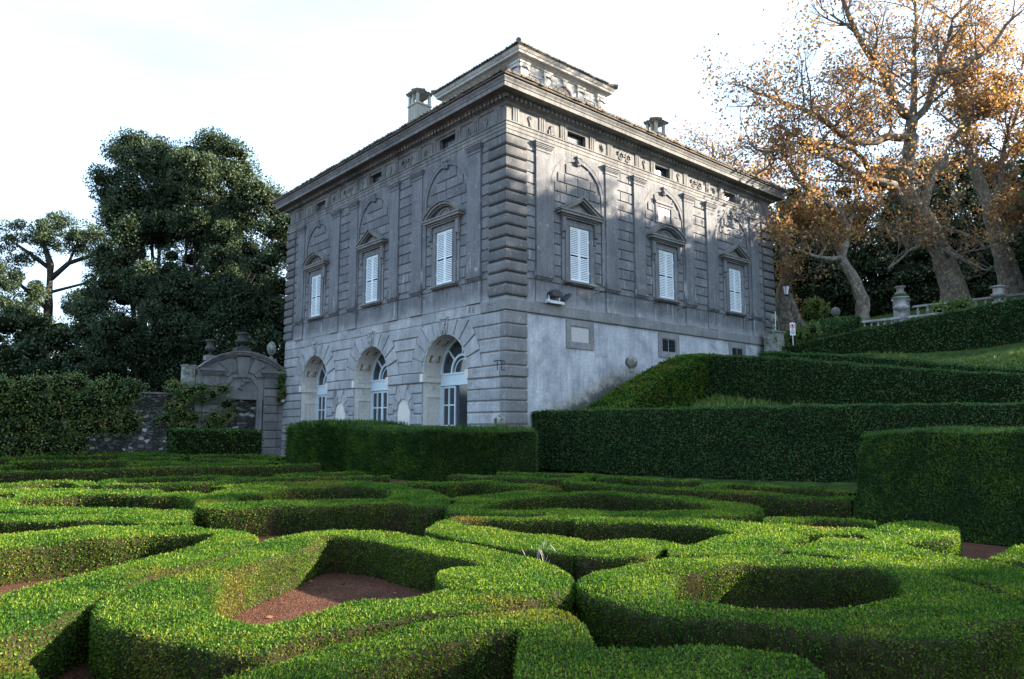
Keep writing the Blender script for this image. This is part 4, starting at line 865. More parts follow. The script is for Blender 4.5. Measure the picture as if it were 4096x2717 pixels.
# reveals, painted soffits, doors
for di, c in enumerate(CS):
    m = MB(); k = 24; r = RAD-.015
    V = []; F_ = []
    path = [(c-r, 0), (c-r, SPR)]+[(c-r*math.cos(math.pi*j/k), SPR+r*math.sin(math.pi*j/k)) for j in range(1, k)]+[(c+r, SPR), (c+r, 0)]
    for n in (.005, -1.13): V += [(a, z, n) for a, z in path]
    K = len(path); F_ = [(i, i+1, K+i+1, K+i) for i in range(K-1)]; m.add(V, F_, TL)
    # white lip round the arch
    m.ring(c, SPR, r-.03, r+.03, 0, math.pi, .0, .06, TL, 24)
    # imposts and jamb pilasters with little triglyphs
    for q in (-1, 1):
        a, b = sorted((c+q*r, c+q*(r-.10))); m.box(a, b, 4.02, 4.42, -1.1, .12, TL); a, b = sorted((c+q*(r+.16), c+q*(r-.06))); m.box(a, b, 4.02, 4.42, -.02, .125, TL)
        a, b = sorted((c+q*r, c+q*(r-.14))); m.box(a, b, 4.30, 4.42, -1.1, -.1, TL)
        a, b = sorted((c+q*r, c+q*(r-.04))); m.box(a, b, 0, 3.3, -1.05, -.12, TL) if False else None
        for g_ in (-.52, -.60, -.68): a, b = sorted((c+q*r, c+q*(r-.035))); m.box(a, b, 3.68, 3.98, g_, g_+.05, TL)
        a, b = sorted((c+q*r, c+q*(r-.05))); m.box(a, b, 3.30, 3.40, -1.0, -.2, TL)
        for g_ in (-1.0, -.28): a, b = sorted((c+q*r, c+q*(r-.02))); m.box(a, b, 0, 3.3, g_, g_+.05, TL)
    rv = part(m, 'arch_reveal', 'plaster_white')
    mo, mr = MB(), MB()
    for j in range(5):
        t = math.pi*(j+.62)/5.24 if False else math.pi*(.13+j*.185)
        ct, st = math.cos(t), math.sin(t)
        def TS(a, z, n, c=c, ct=ct, st=st): # tangent a, depth z, inward n
            rad = r-n; return TL(c+rad*ct-a*st, SPR+rad*st+a*ct, z)
        mo.box(-.30, .30, -.85, -.25, .0, .012, TS)
        mr.box(-.36, .36, -.92, -.90, .0, .03, TS); mr.box(-.36, .36, -.20, -.18, .0, .03, TS); mr.box(-.37, -.35, -.92, -.18, .0, .03, TS); mr.box(.35, .37, -.92, -.18, .0, .03, TS)
        mr.add([(.25*math.cos(2*math.pi*i/10)*(1 if i % 2 else .8), -.55+.25*math.sin(2*math.pi*i/10)*(1 if i % 2 else .8), .02) for i in range(10)]+[(0, -.55, .07)], [(i, (i+1) % 10, 10) for i in range(10)], TS)
    part(mo, 'soffit_panel', 'ochre', rv); part(mr, 'rosette', 'relief_white', rv)
    # door
    m = MB(); n0, n1 = -1.12, -1.0; wd = r
    for a, b in ((c-wd, c-wd+.12), (c+wd-.12, c+wd)): m.box(a, b, 0, SPR, n0, n1, TL)
    m.ring(c, SPR, wd-.13, wd, 0, math.pi, n0, n1, TL, 24)
    m.box(c-wd, c+wd, 3.90, 4.42, n0, n1+.03, TL); m.box(c-wd, c+wd, 4.38, 4.46, n0, n1+.07, TL); m.box(c-wd, c+wd, 3.86, 3.94, n0, n1+.06, TL)
    m.ring(c, 4.46, .78, .90, 0, math.pi, n0+.02, n1+.01, TL, 18)
    for t in (45, 90, 135):
        tt = R(t); d = Vector((math.cos(tt), math.sin(tt))); p = Vector((-d.y, d.x))*.035
        P = [Vector((c, 4.46))+d*q+s_ for q, s_ in ((.85, p), (1.62, p), (1.62, -p), (.85, -p))]; m.prism([tuple(x) for x in P], n0+.02, n1, TL)
    m.ring(c, 4.46, .60, .66, 0, math.pi, n0+.0, n1-.04, TL, 16)
    dr = part(m, 'arched_door', 'door_paint')
    for lf in range(3):
        a = c-wd+.14+lf*(2*wd-.28)/3; b = a+(2*wd-.28)/3-.02
        if di == 0 and lf == 1: continue                      # this leaf stands open: dark room behind
        m = MB()
        xm = (a+b)/2
        for x0, x1 in ((a, a+.08), (xm-.035, xm+.035), (b-.08, b)): m.box(x0, x1, .02, 3.84, n0+.03, n1-.01, TL)
        for z0 in (.02, .95, 1.93, 2.90, 3.74): m.box(a+.08, b-.08, z0, z0+(.10 if z0 in (.02, 3.74) else .06), n0+.035, n1-.02, TL)
        part(m, 'door_leaf', 'door_paint', dr)
    m = MB(); m.box(c-wd+.1, c+wd-.1, .1, 3.9, -1.08, -1.07, TL); m.prism([(c+1.6*math.cos(math.pi*j/16), 4.46+1.6*math.sin(math.pi*j/16)) for j in range(17)], -1.08, -1.07, TL)
    part(m, 'pane', 'glass_dark', dr)
# ------------- hill side ground floor: plaster with small windows
m = MB(); m.box(1.1, 20.9, -.1, 6.82, -.02, .012, TR)
part(m, 'wall_plaster', 'plaster_blue')
def lowwin(c, z0, z1, hw, blind):
    m = MB()
    for a, b, p, q in ((c-hw-.28, c-hw, z0-.26, z1+.26), (c+hw, c+hw+.28, z0-.26, z1+.26), (c-hw, c+hw, z0-.26, z0), (c-hw, c+hw, z1, z1+.26)): m.box(a, b, p, q, -.01, .07, TR)
    for a, b, p, q in ((c-hw, c-hw+.05, z0, z1), (c+hw-.05, c+hw, z0, z1), (c-hw+.05, c+hw-.05, z0, z0+.05), (c-hw+.05, c+hw-.05, z1-.05, z1)): m.box(a, b, p, q, -.01, .045, TR)
    w = part(m, 'basement_window', 'stone_belt')
    if blind: m = MB(); m.box(c-hw+.05, c+hw-.05, z0+.05, z1-.05, -.01, .025, TR); part(m, 'blind_panel', 'marble_panel', w)
    else:
        m = MB(); m.box(c-hw+.05, c+hw-.05, z0+.05, z1-.05, -.01, .018, TR); part(m, 'pane', 'glass_dark', w)
        m = MB()
        for i in range(1, 6): m.box(c-hw+i*hw/3-.01, c-hw+i*hw/3+.01, z0+.05, z1-.05, .02, .04, TR)
        for i in range(1, 4): m.box(c-hw+.05, c+hw-.05, z0+i*(z1-z0)/4-.01, z0+i*(z1-z0)/4+.01, .02, .035, TR)
        part(m, 'grille', 'iron', w)
        m = MB()
        for a, b in ((c-.035, c+.035),): m.box(a, b, z0+.05, z1-.05, .01, .02, TR)
        part(m, 'frame', 'white_metal', w)
lowwin(4.45, 5.70, 6.48, .64, True); lowwin(11.15, 5.72, 6.46, .6, False); lowwin(17.7, 5.72, 6.46, .6, False)
# iron brackets below the sills (torch / flower holders)
for T, ss in ((TL, ((3.15, 8.2, 0), (6.1, 8.15, 0), (10.2, 8.2, 1), (12.6, 8.15, 0), (16.9, 8.2, 1), (19.2, 8.15, 0))), (TR, ((3.3, 8.25, 1), (5.5, 8.15, 1), (10.0, 8.2, 1), (12.0, 8.1, 1), (16.4, 8.2, 1), (18.5, 8.1, 1)))):
    for s_, z, pl_ in ss:
        m = MB(); m.tube([T(s_, z-.12, .02), T(s_, z, .03), T(s_, z+.01, .55)], .013, 6)
        if pl_: m.ring(s_, z+.03, 0, .01, 0, 1, 0, 0, T, 3) if False else m.lathe([(.02, 0), (.13, .01), (.13, .035), (.02, .045)], T(s_, z, .5), 12)
        m.tube([T(s_, z, .3), T(s_, z-.1, .3), T(s_, z-.13, .34), T(s_, z-.09, .37)], .008, 5)
        part(m, 'iron_bracket', 'iron')
m = MB()   # wrought sconce on the corner
for a in (.05, -.02): m.tube([TL(a, 4.62, .12), TL(a, 4.62, .4)], .02, 6)
m.tube([TL(-.12, 4.62, .38), TL(.35, 4.62, .38)], .022, 6); m.tube([TL(-.05, 4.6, .3), TL(-.05, 4.25, .3), TL(-.05, 4.22, .15)], .018, 6); m.tube([TL(.22, 4.6, .3), TL(.22, 4.25, .3)], .018, 6)
part(m, 'iron_bracket', 'iron')
# carved letters on the belt blocks
for txt, s_ in (('F E', 2.55), ('CEC', 1.15)):
    cu = bpy.data.curves.new('inscription', 'FONT'); cu.body = txt; cu.size = .36; cu.extrude = .012
    to = bpy.data.objects.new('inscription_tmp', cu); COL.objects.link(to)
    dg = bpy.context.evaluated_depsgraph_get(); me = bpy.data.meshes.new_from_object(to.evaluated_get(dg)); COL.objects.unlink(to); bpy.data.objects.remove(to)
    me.materials.clear(); me.materials.append(MATS['stone_belt']); oo = bpy.data.objects.new('inscription', me); COL.objects.link(oo); oo.parent = villa
    oo.rotation_euler = (math.pi/2, 0, 0); oo.location = (-s_, -.052 if txt == 'F E' else -.125, 6.93)
# ------------- roof
def hip(z): return (.95-(z-16.74)/.36)   # offset outward at height z
m = MB(); o0 = .95; top = 19.9; oi = .95-(top-16.74)/.36
def sq(o_, z): return [(-22-o_, -o_, z), (o_, -o_, z), (o_, 22+o_, z), (-22-o_, 22+o_, z)]
m.add(sq(o0, 16.74)+sq(oi, top)+sq(o0, 16.70), [(0,1,5,4), (1,2,6,5), (2,3,7,6), (3,0,4,7), (4,5,6,7), (8,9,1,0), (9,10,2,1), (10,11,3,2), (11,8,0,3)])
roof = part(m, 'roof', 'roof_tile')
m = MB()
def tile_row(m, T, s0, s1, o_out, z_out, o_in, z_in, rad, closed_len):
    s = s0; i = 0
    while s < s1:
        # half round cover tile, clipped at the hips
        dd = min(s-s0, s1-s)*1.0
        on = max(o_in, o_out-dd)
        if o_out-on > .25:
            t = (o_out-on)/(o_out-o_in); zi = z_out+(z_in-z_out)*t; n = 5; V = []
            j = rr.uniform(-.03, .03); hh = rr.uniform(-.012, .02)
            for (oo_, zz, rk) in ((o_out+.05+j, z_out+hh, rad), (on, zi, rad*.9)):
                V += [(s+rk*math.cos(math.pi*q/n), zz+rk*.95*math.sin(math.pi*q/n), oo_) for q in range(n+1)]
            m.add(V, [(q, q+1, n+2+q, n+1+q) for q in range(n)]+[tuple(range(n+1))], T)
        s += rad*2.15; i += 1
TB = lambda s, z, n: (-22-n, s, z)
for T in (TL, TR): tile_row(m, T, -.95, 22.95, .95, 16.75, oi, top+.02, .125, 0)
part(m, 'tile', 'roof_tile', roof)
for (x0, y0, x1, y1) in ((.95, -.95, oi, -oi), (.95, 22.95, oi, 22-oi) if False else (.95, 22.95, oi, 22-oi), (-22.95, -.95, -22-oi, -oi)):
    m = MB()
    for q in range(16):
        t0, t1 = q/16, (q+1.15)/16
        m.tube([(x0+(x1-x0)*t0, y0+(y1-y0)*t0, 16.80+(top-16.74)*t0+.03), (x0+(x1-x0)*t1, y0+(y1-y0)*t1, 16.78+(top-16.74)*t1)], [.15, .11], 8)
    part(m, 'ridge_tile', 'roof_tile', roof)
def chimney(x, y, zb, zt, wx, wy):
    m = MB(); m.box(y, y+wy, zb, zt, x-wx, x, TR); m.box(y-.05, y+wy+.05, zt, zt+.06, x-wx-.05, x+.05, TR); m.box(y-.02, y+wy+.02, zt+.06, zt+.12, x-wx-.02, x+.02, TR)
    h = .62
    for (a, b) in ((0, .16), (wy-.16, wy)):
        for (p, q) in ((-wx, -wx+.16), (-.16, 0)): m.box(y+a, y+b, zt+.12, zt+.12+h, x+p, x+q, TR)
    m.box(y+.16, y+.26, zt+.12, zt+.12+h, x-wx*.55, x-wx*.45, TR) if False else None
    m.box(y, y+.14, zt+.12, zt+.12+h, x-wx*.57, x-wx*.43, TR)
    m.box(y-.06, y+wy+.06, zt+.12+h, zt+.18+h, x-wx-.06, x+.06, TR)
    ch = part(m, 'chimney', 'chimney_plaster', roof)
    return y, zt+.18+h
for (x, y, zb, zt, wx, wy) in ((-13.15, 4.0, 17.2, 21.85, 1.0, 1.05), (-3.0, 14.6, 17.0, 19.65, .8, .9)):
    yb, zc = chimney(x, y, zb, zt, wx, wy); m = MB()
    for face in range(2):
        s = 0
        L_ = wy if face else wx
        while s < L_+.2:
            if face: m.tube([(x+.13, y-.05+s, zc+.04), (x-wx/2, y-.05+s, zc+.2)], [.09, .08], 8)
            else: m.tube([(x+.05-s, y-.13, zc+.04), (x+.05-s, y+wy/2, zc+.2)], [.09, .08], 8)
            s += .21
    m.add([(x+.06, y-.06, zc), (x+.06, y+wy+.06, zc), (x-wx-.06, y+wy+.06, zc), (x-wx-.06, y-.06, zc), (x-wx/2, y+wy/2, zc+.25)], [(0,1,4), (1,2,4), (2,3,4), (3,0,4)])
    part(m, 'chimney_cap', 'roof_tile', roof)
# ------------- roof lantern (belvedere)
BH = 3.7; bx0, bx1, by0, by1 = -11-BH, -11+BH, 11-BH, 11+BH
BP = [(bx0, by0), (bx1, by0), (bx1, by1), (bx0, by1)]
def TBL(s, z, n): return (bx1-s, by0-n, z)
def TBR(s, z, n): return (bx1+n, by0+s, z)
m = MB(); m.add([(x, y, z) for z in (19.5, 23.75) for x, y in BP], [(0,1,5,4), (1,2,6,5), (2,3,7,6), (3,0,4,7), (4,5,6,7)])
bel = part(m, 'belvedere', 'belvedere_stucco')
m = MB(); m.sweep(BP, [(0, 23.42), (.06, 23.42), (.06, 23.50), (.12, 23.55), (.2, 23.60), (.22, 23.66), (.46, 23.67), (.48, 23.80), (.52, 23.82), (.60, 23.95), (.61, 24.0), (.3, 24.01), (0, 24.02)], True)
part(m, 'cornice', 'belvedere_stucco', bel)
for T in (TBL, TBR):
    for a, b in ((0, .62), (1.95, 2.5), (4.9, 5.45), (6.78, 7.4)):
        m = MB(); m.box(a, b, 19.6, 23.0, -.01, .09, T); m.box(a-.06, b+.06, 23.1, 23.3, -.01, .14, T); m.box(a-.1, b+.1, 23.3, 23.42, -.01, .18, T)
        for q in (a-.02, b+.02): m.ring(q, 23.08, 0, .10, 0, 6.283, .02, .15, T, 8)
        part(m, 'pilaster', 'belvedere_stucco', bel)
    for a, b in ((.78, 1.8), (5.6, 6.62)):
        m = MB()
        for p, q, z0, z1 in ((a, a+.06, 20.2, 22.85), (b-.06, b, 20.2, 22.85), (a, b, 22.79, 22.85)): m.box(p, q, z0, z1, -.01, .05, T)
        part(m, 'wall_panel', 'belvedere_stucco', bel)
    m = MB()
    m.ring(3.7, 22.25, .72, .86, 0, math.pi, -.01, .08, T, 16); m.box(3.55, 3.85, 22.95, 23.42, -.01, .12, T); m.box(3.47, 3.93, 23.3, 23.42, -.01, .15, T)
    part(m, 'window_surround', 'belvedere_stucco', bel)
for T in (TBL, TBR):
    m = MB(); m.prism([(3.0, 20.8), (4.4, 20.8)]+[(3.7+.7*math.cos(math.pi*j/14), 22.25+.7*math.sin(math.pi*j/14)) for j in range(15)], -.01, .012, T)
    part(m, 'window', 'glass_dark', bel)
for T in (TBL, TBR):
    m = MB(); m.ring(3.7, 22.25, .64, .71, 0, math.pi, .0, .05, T, 14); m.box(3.67, 3.73, 20.8, 22.9, .0, .03, T)
    part(m, 'window_frame', 'wood_brown', bel)
m = MB()
def sq2(o_, z): return [(bx0-o_, by0-o_, z), (bx1+o_, by0-o_, z), (bx1+o_, by1+o_, z), (bx0-o_, by1+o_, z)]
m.add(sq2(.66, 24.03)+[(-11, 11, 25.5)]+sq2(.66, 24.0), [(0,1,4), (1,2,4), (2,3,4), (3,0,4), (5,6,1,0), (6,7,2,1), (7,8,3,2), (8,5,0,3)])
for T in (TBL, TBR): tile_row(m, T, -.66, 2*BH+.66, .66, 24.05, -3.6, 25.45, .12, 0)
for (x0, y0) in ((bx1+.7, by0-.7), (bx1+.7, by1+.7), (bx0-.7, by0-.7)):
    for q in range(10):
        t0, t1 = q/10, (q+1.1)/10; m.tube([(x0+(-11-x0)*t0, y0+(11-y0)*t0, 24.16+1.4*t0), (x0+(-11-x0)*t1, y0+(11-y0)*t1, 24.13+1.4*t1)], [.16, .12], 8)
part(m, 'tiled_roof', 'roof_tile', bel)
# ------------------------------------------------------------------ stone portal and garden wall at the left
def pineapple(m, c, h, r, T=None):
    m.lathe([(r*.55, 0), (r*.55, h*.08), (r*.25, h*.12), (r*.22, h*.2), (r*.5, h*.26), (r*.6, h*.3)], c, 14)
    pr = [(r*(.35+.65*math.sin(math.pi*min(1, (i+.8)/8.2))**.8)*(1.0 if i % 2 else .9), h*.3+h*.7*i/8) for i in range(8)]+[(.02, h)]
    m.lathe(pr, c, 14)
def urn(m, c, h, r):
    m.lathe([(r*.5, 0), (r*.5, h*.06), (r*.22, h*.12), (r*.2, h*.2), (r*.45, h*.27), (r*.85, h*.36), (r*.95, h*.46), (r*.9, h*.5), (r*.66, h*.54), (r*.62, h*.6), (r*.66, h*.86), (r*.95, h*.92), (r, h*.96), (r*.9, h), (r*.7, h*.97)], c, 22)
portal = thing('portal', (-21.9, -2.76, 0), 'tall mossy stone portal with segmental pediment and walled up doorway at the villa corner', 'portal')
m = MB()
m.box(.0, 1.25, 0, 5.0, -.6, .0, TG); m.box(4.05, 5.5, 0, 5.0, -.6, .0, TG); m.box(1.25, 4.05, 3.6, 6.0, -.6, 0, TG)
P = arcpts(2.76, 5.35, 2.7, 1.1, 18); m.prism([(5.4, 5.0), (.1, 5.0)]+P, -.6, .02, TG)
part(m, 'wall', 'stone_gate', portal)
for sg in (0, 1):
    f = (lambda x: x) if not sg else (lambda x: 5.52-x)
    m = MB()
    for i in range(8):
        z0 = .08+i*.53 if i else 0; z1 = .08+(i+1)*.53-.03
        a, b = sorted((f(.45), f(1.35))); m.cbox(a, b, z0, z1, -.01, .17, .035, TG)
        a, b = sorted((f(.02), f(.43))); m.cbox(a, b, z0, z1, -.01, .09, .03, TG)
    part(m, 'pier', 'stone_gate', portal)
    m = MB(); a, b = sorted((f(.42), f(1.38)))
    m.box(a, b, 4.36, 4.46, -.01, .22, TG); m.box(a+.03, b-.03, 4.46, 4.98, -.01, .15, TG); m.ring((a+b)/2, 4.72, .10, .22, 0, 6.283, .15, .19, TG, 14); m.ring((a+b)/2, 4.72, 0, .07, 0, 6.283, .15, .2, TG, 8)
    for z0, z1, e in ((4.98, 5.06, .03), (5.06, 5.16, .1), (5.16, 5.26, .18), (5.26, 5.40, .26)): m.box(a-e, b+e, z0, z1, -.01, .2+e, TG)
    part(m, 'impost', 'stone_gate', portal)
    m = MB()   # door frame with clipped upper corner
    a, b = sorted((f(1.45), f(1.72))); m.box(a, b, 0, 4.25, -.01, .12, TG); a, b = sorted((f(1.72), f(1.80))); m.box(a, b, 0, 3.6, -.01, .17, TG)
    m.prism([(f(1.45), 4.25), (f(1.72), 4.25), (f(2.28), 4.95), (f(2.14), 5.15)], -.01, .12, TG)
    part(m, 'door_frame', 'stone_gate', portal)
m = MB(); m.box(1.8, 3.72, 3.58, 3.75, -.01, .10, TG); m.box(1.8, 3.72, 3.75, 4.3, -.01, .05, TG); m.box(2.14, 3.38, 4.92, 5.05, -.01, .14, TG)
part(m, 'lintel', 'stone_gate', portal)
m = MB()
for t0, t1, r1 in ((14, 38, 1.55), (40, 66, 1.9), (114, 140, 1.9), (142, 166, 1.55)):
    t0, t1 = R(t0), R(t1); q = .62
    m.prism([(2.76+.72*math.cos(t0)/.8, 4.85+.5*math.sin(t0)), (2.76+r1*math.cos(t0), 4.75+r1*.82*math.sin(t0)), (2.76+r1*math.cos(t1), 4.75+r1*.82*math.sin(t1)), (2.76+.72*math.cos(t1)/.8, 4.85+.5*math.sin(t1))], -.01, .13, TG)
part(m, 'voussoirs', 'stone_gate', portal)
m = MB(); m.prism([(2.5, 4.95), (3.02, 4.95), (3.2, 6.28), (2.32, 6.28)], -.01, .2, TG)
m.tube([TG(2.76, 4.9, .12), TG(2.6, 4.7, .16), TG(2.75, 4.55, .16), TG(2.95, 4.3, .14), TG(2.7, 4.12, .1)], [.03, .1, .08, .09, .03], 8); m.tube([TG(2.7, 4.6, .1), TG(2.45, 4.75, .13), TG(2.2, 4.7, .1)], [.03, .08, .02], 6)
part(m, 'keystone', 'stone_gate', portal)
m = MB()
for (o0, o1, n) in ((0, .10, .40), (.10, .22, .3), (.22, .36, .2)):
    P0 = arcpts(2.76, 5.42, 2.72-o0*.6, 1.16-o0); P1 = arcpts(2.76, 5.42, 2.72-o1*.6, 1.16-o1)
    for i in range(len(P0)-1): m.prism([P0[i], P0[i+1], P1[i+1], P1[i]], -.01, n, TG)
part(m, 'pediment', 'stone_gate', portal)
m = MB(); m.box(1.2, 4.1, 0, 3.62, -.55, -.38, TG); part(m, 'walled_up_doorway', 'rubble_wall', portal)
m = MB()
m.box(2.35, 3.25, 6.45, 6.80, -.5, .25, TG); part(m, 'pedestal', 'stone_urn', portal)
m = MB(); urn(m, (-22.1, -2.8, 6.801), .92, .46); o = m.build('urn', 'stone_urn', None, (-22.1, -2.8, 6.85), smooth=True); tag(o, 'dark stone urn on top of the portal pediment', 'urn')
m = MB(); m.box(.62, 1.15, 5.9, 6.22, -.45, .1, TG); part(m, 'pedestal', 'stone_gate', portal)
m = MB(); pineapple(m, (-22.15, -.88, 6.221), 1.15, .31); o = m.build('pine_cone_finial', 'stone_mossy', None, (-22.15, -.88, 6.22), smooth=True); tag(o, 'pale carved pine cone finial on the right shoulder of the portal', 'finial')
m = MB(); m.box(4.4, 5.0, 5.9, 6.2, -.45, .1, TG); part(m, 'pedestal', 'stone_gate', portal)
m = MB(); urn(m, (-22.15, -4.7, 6.201), .95, .33); o = m.build('urn', 'stone_urn', None, (-22.15, -4.7, 6.2), smooth=True); tag(o, 'small dark urn on the left shoulder of the portal', 'urn')
gw = thing('garden_wall', (-22.2, -14, 0), 'low rubble stone garden wall running left from the portal', 'wall')
m = MB(); m.box(5.52, 42, -.1, 3.78, -.5, -.05, TG); part(m, 'wall', 'rubble_wall', gw)
m = MB(); m.box(5.52, 42, 3.78, 3.88, -.55, .02, TG); part(m, 'coping', 'stone_gate', gw)
m = MB(); m.box(5.55, 6.2, 3.88, 5.5, -.5, -.02, TG); m.box(5.5, 6.25, 5.5, 5.56, -.55, .04, TG); part(m, 'pier', 'stone_mossy', gw)
m = MB(); m.tube([(-21.7, -.25, 3.42), (-21.55, -.25, 3.5)], .02, 6); m.box(.17, .33, 3.46, 3.60, .28, .50, TG); o = m.build('security_camera', 'white_metal', None, (-21.7, -.25, 3.4)); tag(o, 'small white security camera mounted between portal and villa', 'camera')
# climbing foliage
def clumps(name, lab, cat, mat, C, n_per, size, group=None, seed=1, core='hedge_core', flat=1.0, asp=.6, up=.1, loc=None, core_k=.72):
    rg = np.random.RandomState(seed); C = np.array(C, float); LQ, RN = [], []
    N = n_per; idx = np.repeat(np.arange(len(C)), N); M = len(idx)
    v = rg.randn(M, 3); v /= np.linalg.norm(v, axis=1, keepdims=True); rad = (.55+.5*rg.rand(M)**.6)
    rad *= 1+.22*wob(v*1.4+C[idx, :3], 1.6, seed)
    P = C[idx, :3]+v*rad[:, None]*C[idx, 3:6]
    d = v*.6+rg.randn(M, 3)*.7; d[:, 2] += up; nn = v+rg.randn(M, 3)*.6
    s = size*(.6+.8*rg.rand(M)); LQ.append(leaf_quads(P, d, nn, s, s*asp)); RN.append(np.repeat(np.clip(rg.rand(M)*.75+.25*rg.rand(len(C))[idx], 0, 1), 4))
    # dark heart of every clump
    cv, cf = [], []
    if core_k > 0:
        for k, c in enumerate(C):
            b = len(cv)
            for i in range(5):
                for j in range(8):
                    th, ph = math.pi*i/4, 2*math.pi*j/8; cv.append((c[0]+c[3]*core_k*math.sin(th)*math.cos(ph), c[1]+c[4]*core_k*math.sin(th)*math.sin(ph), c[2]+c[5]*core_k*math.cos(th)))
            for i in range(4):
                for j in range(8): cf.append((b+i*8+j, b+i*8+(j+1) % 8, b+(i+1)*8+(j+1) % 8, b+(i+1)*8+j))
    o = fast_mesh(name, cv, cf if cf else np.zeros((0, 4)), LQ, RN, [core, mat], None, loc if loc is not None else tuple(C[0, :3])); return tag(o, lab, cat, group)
rg = random.Random(8)
C = []
for y in np.arange(-34, -8.9, .8):
    for z in np.arange(.3, 4.7, .75):
        if y > -11 and z < 1.2 and rg.random() < .6: continue
        C.append((-21.7+rg.uniform(-.1, .35), y+rg.uniform(-.3, .3), z+rg.uniform(-.2, .2), rg.uniform(.5, .75), rg.uniform(.6, .9), rg.uniform(.5, .8)))
clumps('climbing_hedge', 'thick leafy climber covering the rubble garden wall at the left edge', 'climber', 'ivy_leaf', C, 420, .11, seed=3, core_k=.6)
C = [(-21.6, -5.4+rg.uniform(-1.9, 1.9), rg.uniform(1.6, 4.3), rg.uniform(.3, .6), rg.uniform(.35, .7), rg.uniform(.3, .5)) for _ in range(26)]
C = [c for c in C if not (c[1] > -3.9 and c[2] > 3.4 and False)]
clumps('climbing_shrub', 'straggly climber spreading over the left half of the stone portal', 'climber', 'ivy_leaf', C, 260, .11, seed=5, core_k=.5)
C = [(-22.3+rg.uniform(0, .4)+.6, -.25+rg.uniform(-.2, .2), rg.uniform(3.6, 5.6), .3, .25, .35) for _ in range(9)]
C = [(c[0]-.2, min(c[1], -.25), c[2], c[3], c[4], c[5]) for c in C]
clumps('ivy', 'dark ivy tuft hanging at the far corner of the villa beside the portal', 'climber', 'ivy_leaf', C, 220, .10, seed=6, core_k=.5)
# ------------------------------------------------------------------ hillside furniture
def ball_finial(c, r, lab, stem=.35, ped=None, group=None, mat='stone_mossy'):
    """c = centre of the ball"""
    x, y, z = c; zb = z-r-stem
    m = MB(); m.lathe([(r*.75, 0), (r*.75, .05), (r*.32, .1), (r*.26, stem*.55), (r*.4, stem*.85), (r*.45, stem+.02)], (x, y, zb), 16)
    t = thing('ball_finial', (x, y, zb if ped is None else ped[0]), lab, 'finial', group)
    m.build('stem', mat, t, smooth=True); m = MB(); m.ball((x, y, z), r, 20); m.build('ball', mat, t, smooth=True)
    if ped:
        z0, w = ped; m = MB(); m.box(y-w, y+w, z0, zb-.1, x-w, x+w, TR); m.box(y-w-.06, y+w+.06, zb-.1, zb, x-w-.06, x+w+.06, TR); m.box(y-w-.05, y+w+.05, z0, z0+.15, x-w-.05, x+w+.05, TR); m.build('pedestal', mat, t)
ball_finial((.12, -.45, 2.12), .25, 'moss covered stone ball at the foot of the near villa corner', ped=(0, .25), stem=.3, group='stone ball finials')
ball_finial((1.0, 6.9, 4.92), .30, 'mossy stone ball on a baluster against the pale plaster wall', ped=(2.4, .3), stem=.5, group='stone ball finials')
ball_finial((.85, 20.44, 8.34), .28, 'white lichened stone ball on a tall pedestal at the far villa corner', ped=(6.0, .42), stem=.5, group='stone ball finials')
ball_finial((-.64, 32.15, 10.2), .33, 'moss capped stone ball far back on the terrace behind the hedges', ped=(8.6, .3), stem=.3, group='stone ball finials')
# balustrade climbing right
A0, A1, A2 = Vector((3.43, 26.42, 8.5)), Vector((5.0, 28.9, 8.85)), Vector((8.4, 35.0, 9.8))
bal = thing('balustrade', (A0.x, A0.y, A0.z-.95), 'lichened stone balustrade climbing right behind the topmost hedge', 'balustrade')
def along(a, b, t): return a+(b-a)*t
def beam(a, b, w, z0, z1):
    d = (b-a); d.z = 0; d.normalize(); n = Vector((d.y, -d.x, 0))*w; V = []
    for p in (a, b): V += [p+n+Vector((0, 0, z0)), p-n+Vector((0, 0, z0)), p-n+Vector((0, 0, z1)), p+n+Vector((0, 0, z1))]
    return [tuple(v) for v in V], [(0,1,2,3), (4,5,6,7), (0,1,5,4), (1,2,6,5), (2,3,7,6), (3,0,4,7)]
for nm, z0, z1, w in (('rail', -.14, 0, .2), ('plinth', -1.1, -.82, .2)):
    m = MB()
    for a, b in ((A0, A1), (A1, A2)): m.add(*beam(a, b, w, z0, z1))
    m.build(nm, 'stone_balustrade', bal)
for a, b, n in ((A0, A1, 6), (A1, A2, 13)):
    for i in range(n):
        p = along(a, b, (i+.6)/(n+.2)); m = MB()
        m.lathe([(.10, -.83), (.10, -.77), (.06, -.72), (.05, -.66), (.115, -.5), (.11, -.42), (.06, -.28), (.05, -.22), (.09, -.19), (.10, -.14)], tuple(p), 12); m.build('baluster', 'stone_balustrade', bal, smooth=True)
for p in (A1,):
    m = MB(); m.box(p.y-.3, p.y+.3, p.z-1.1, p.z-.14, p.x-.3, p.x+.3, TR); m.box(p.y-.36, p.y+.36, p.z-.15, p.z+.03, p.x-.36, p.x+.36, TR); m.build('pier', 'stone_balustrade', bal)
m = MB(); urn(m, (A1.x, A1.y, A1.z+.031), 1.25, .52); o = tag(m.build('urn', 'stone_balustrade', None, (A1.x, A1.y, A1.z+.03), smooth=True), 'fluted stone urn with a moss cap on the balustrade pier', 'urn', 'urns on the terrace')
m = MB(); m.lathe([(.50, 0), (.52, .08), (.42, .16), (.2, .22), (.02, .23)], (A1.x, A1.y, A1.z+1.25), 16); m.build('moss_cap', 'moss', o, smooth=True)
m = MB(); urn(m, (9.3, 32.9, 9.7), 1.0, .45); m.box(32.6, 33.2, 8.6, 9.7, 9.0, 9.6, TR); tag(m.build('urn', 'stone_balustrade', None, (9.3, 32.9, 8.6), smooth=False), 'squat lichened urn above the topmost hedge near the right edge', 'urn', 'urns on the terrace')
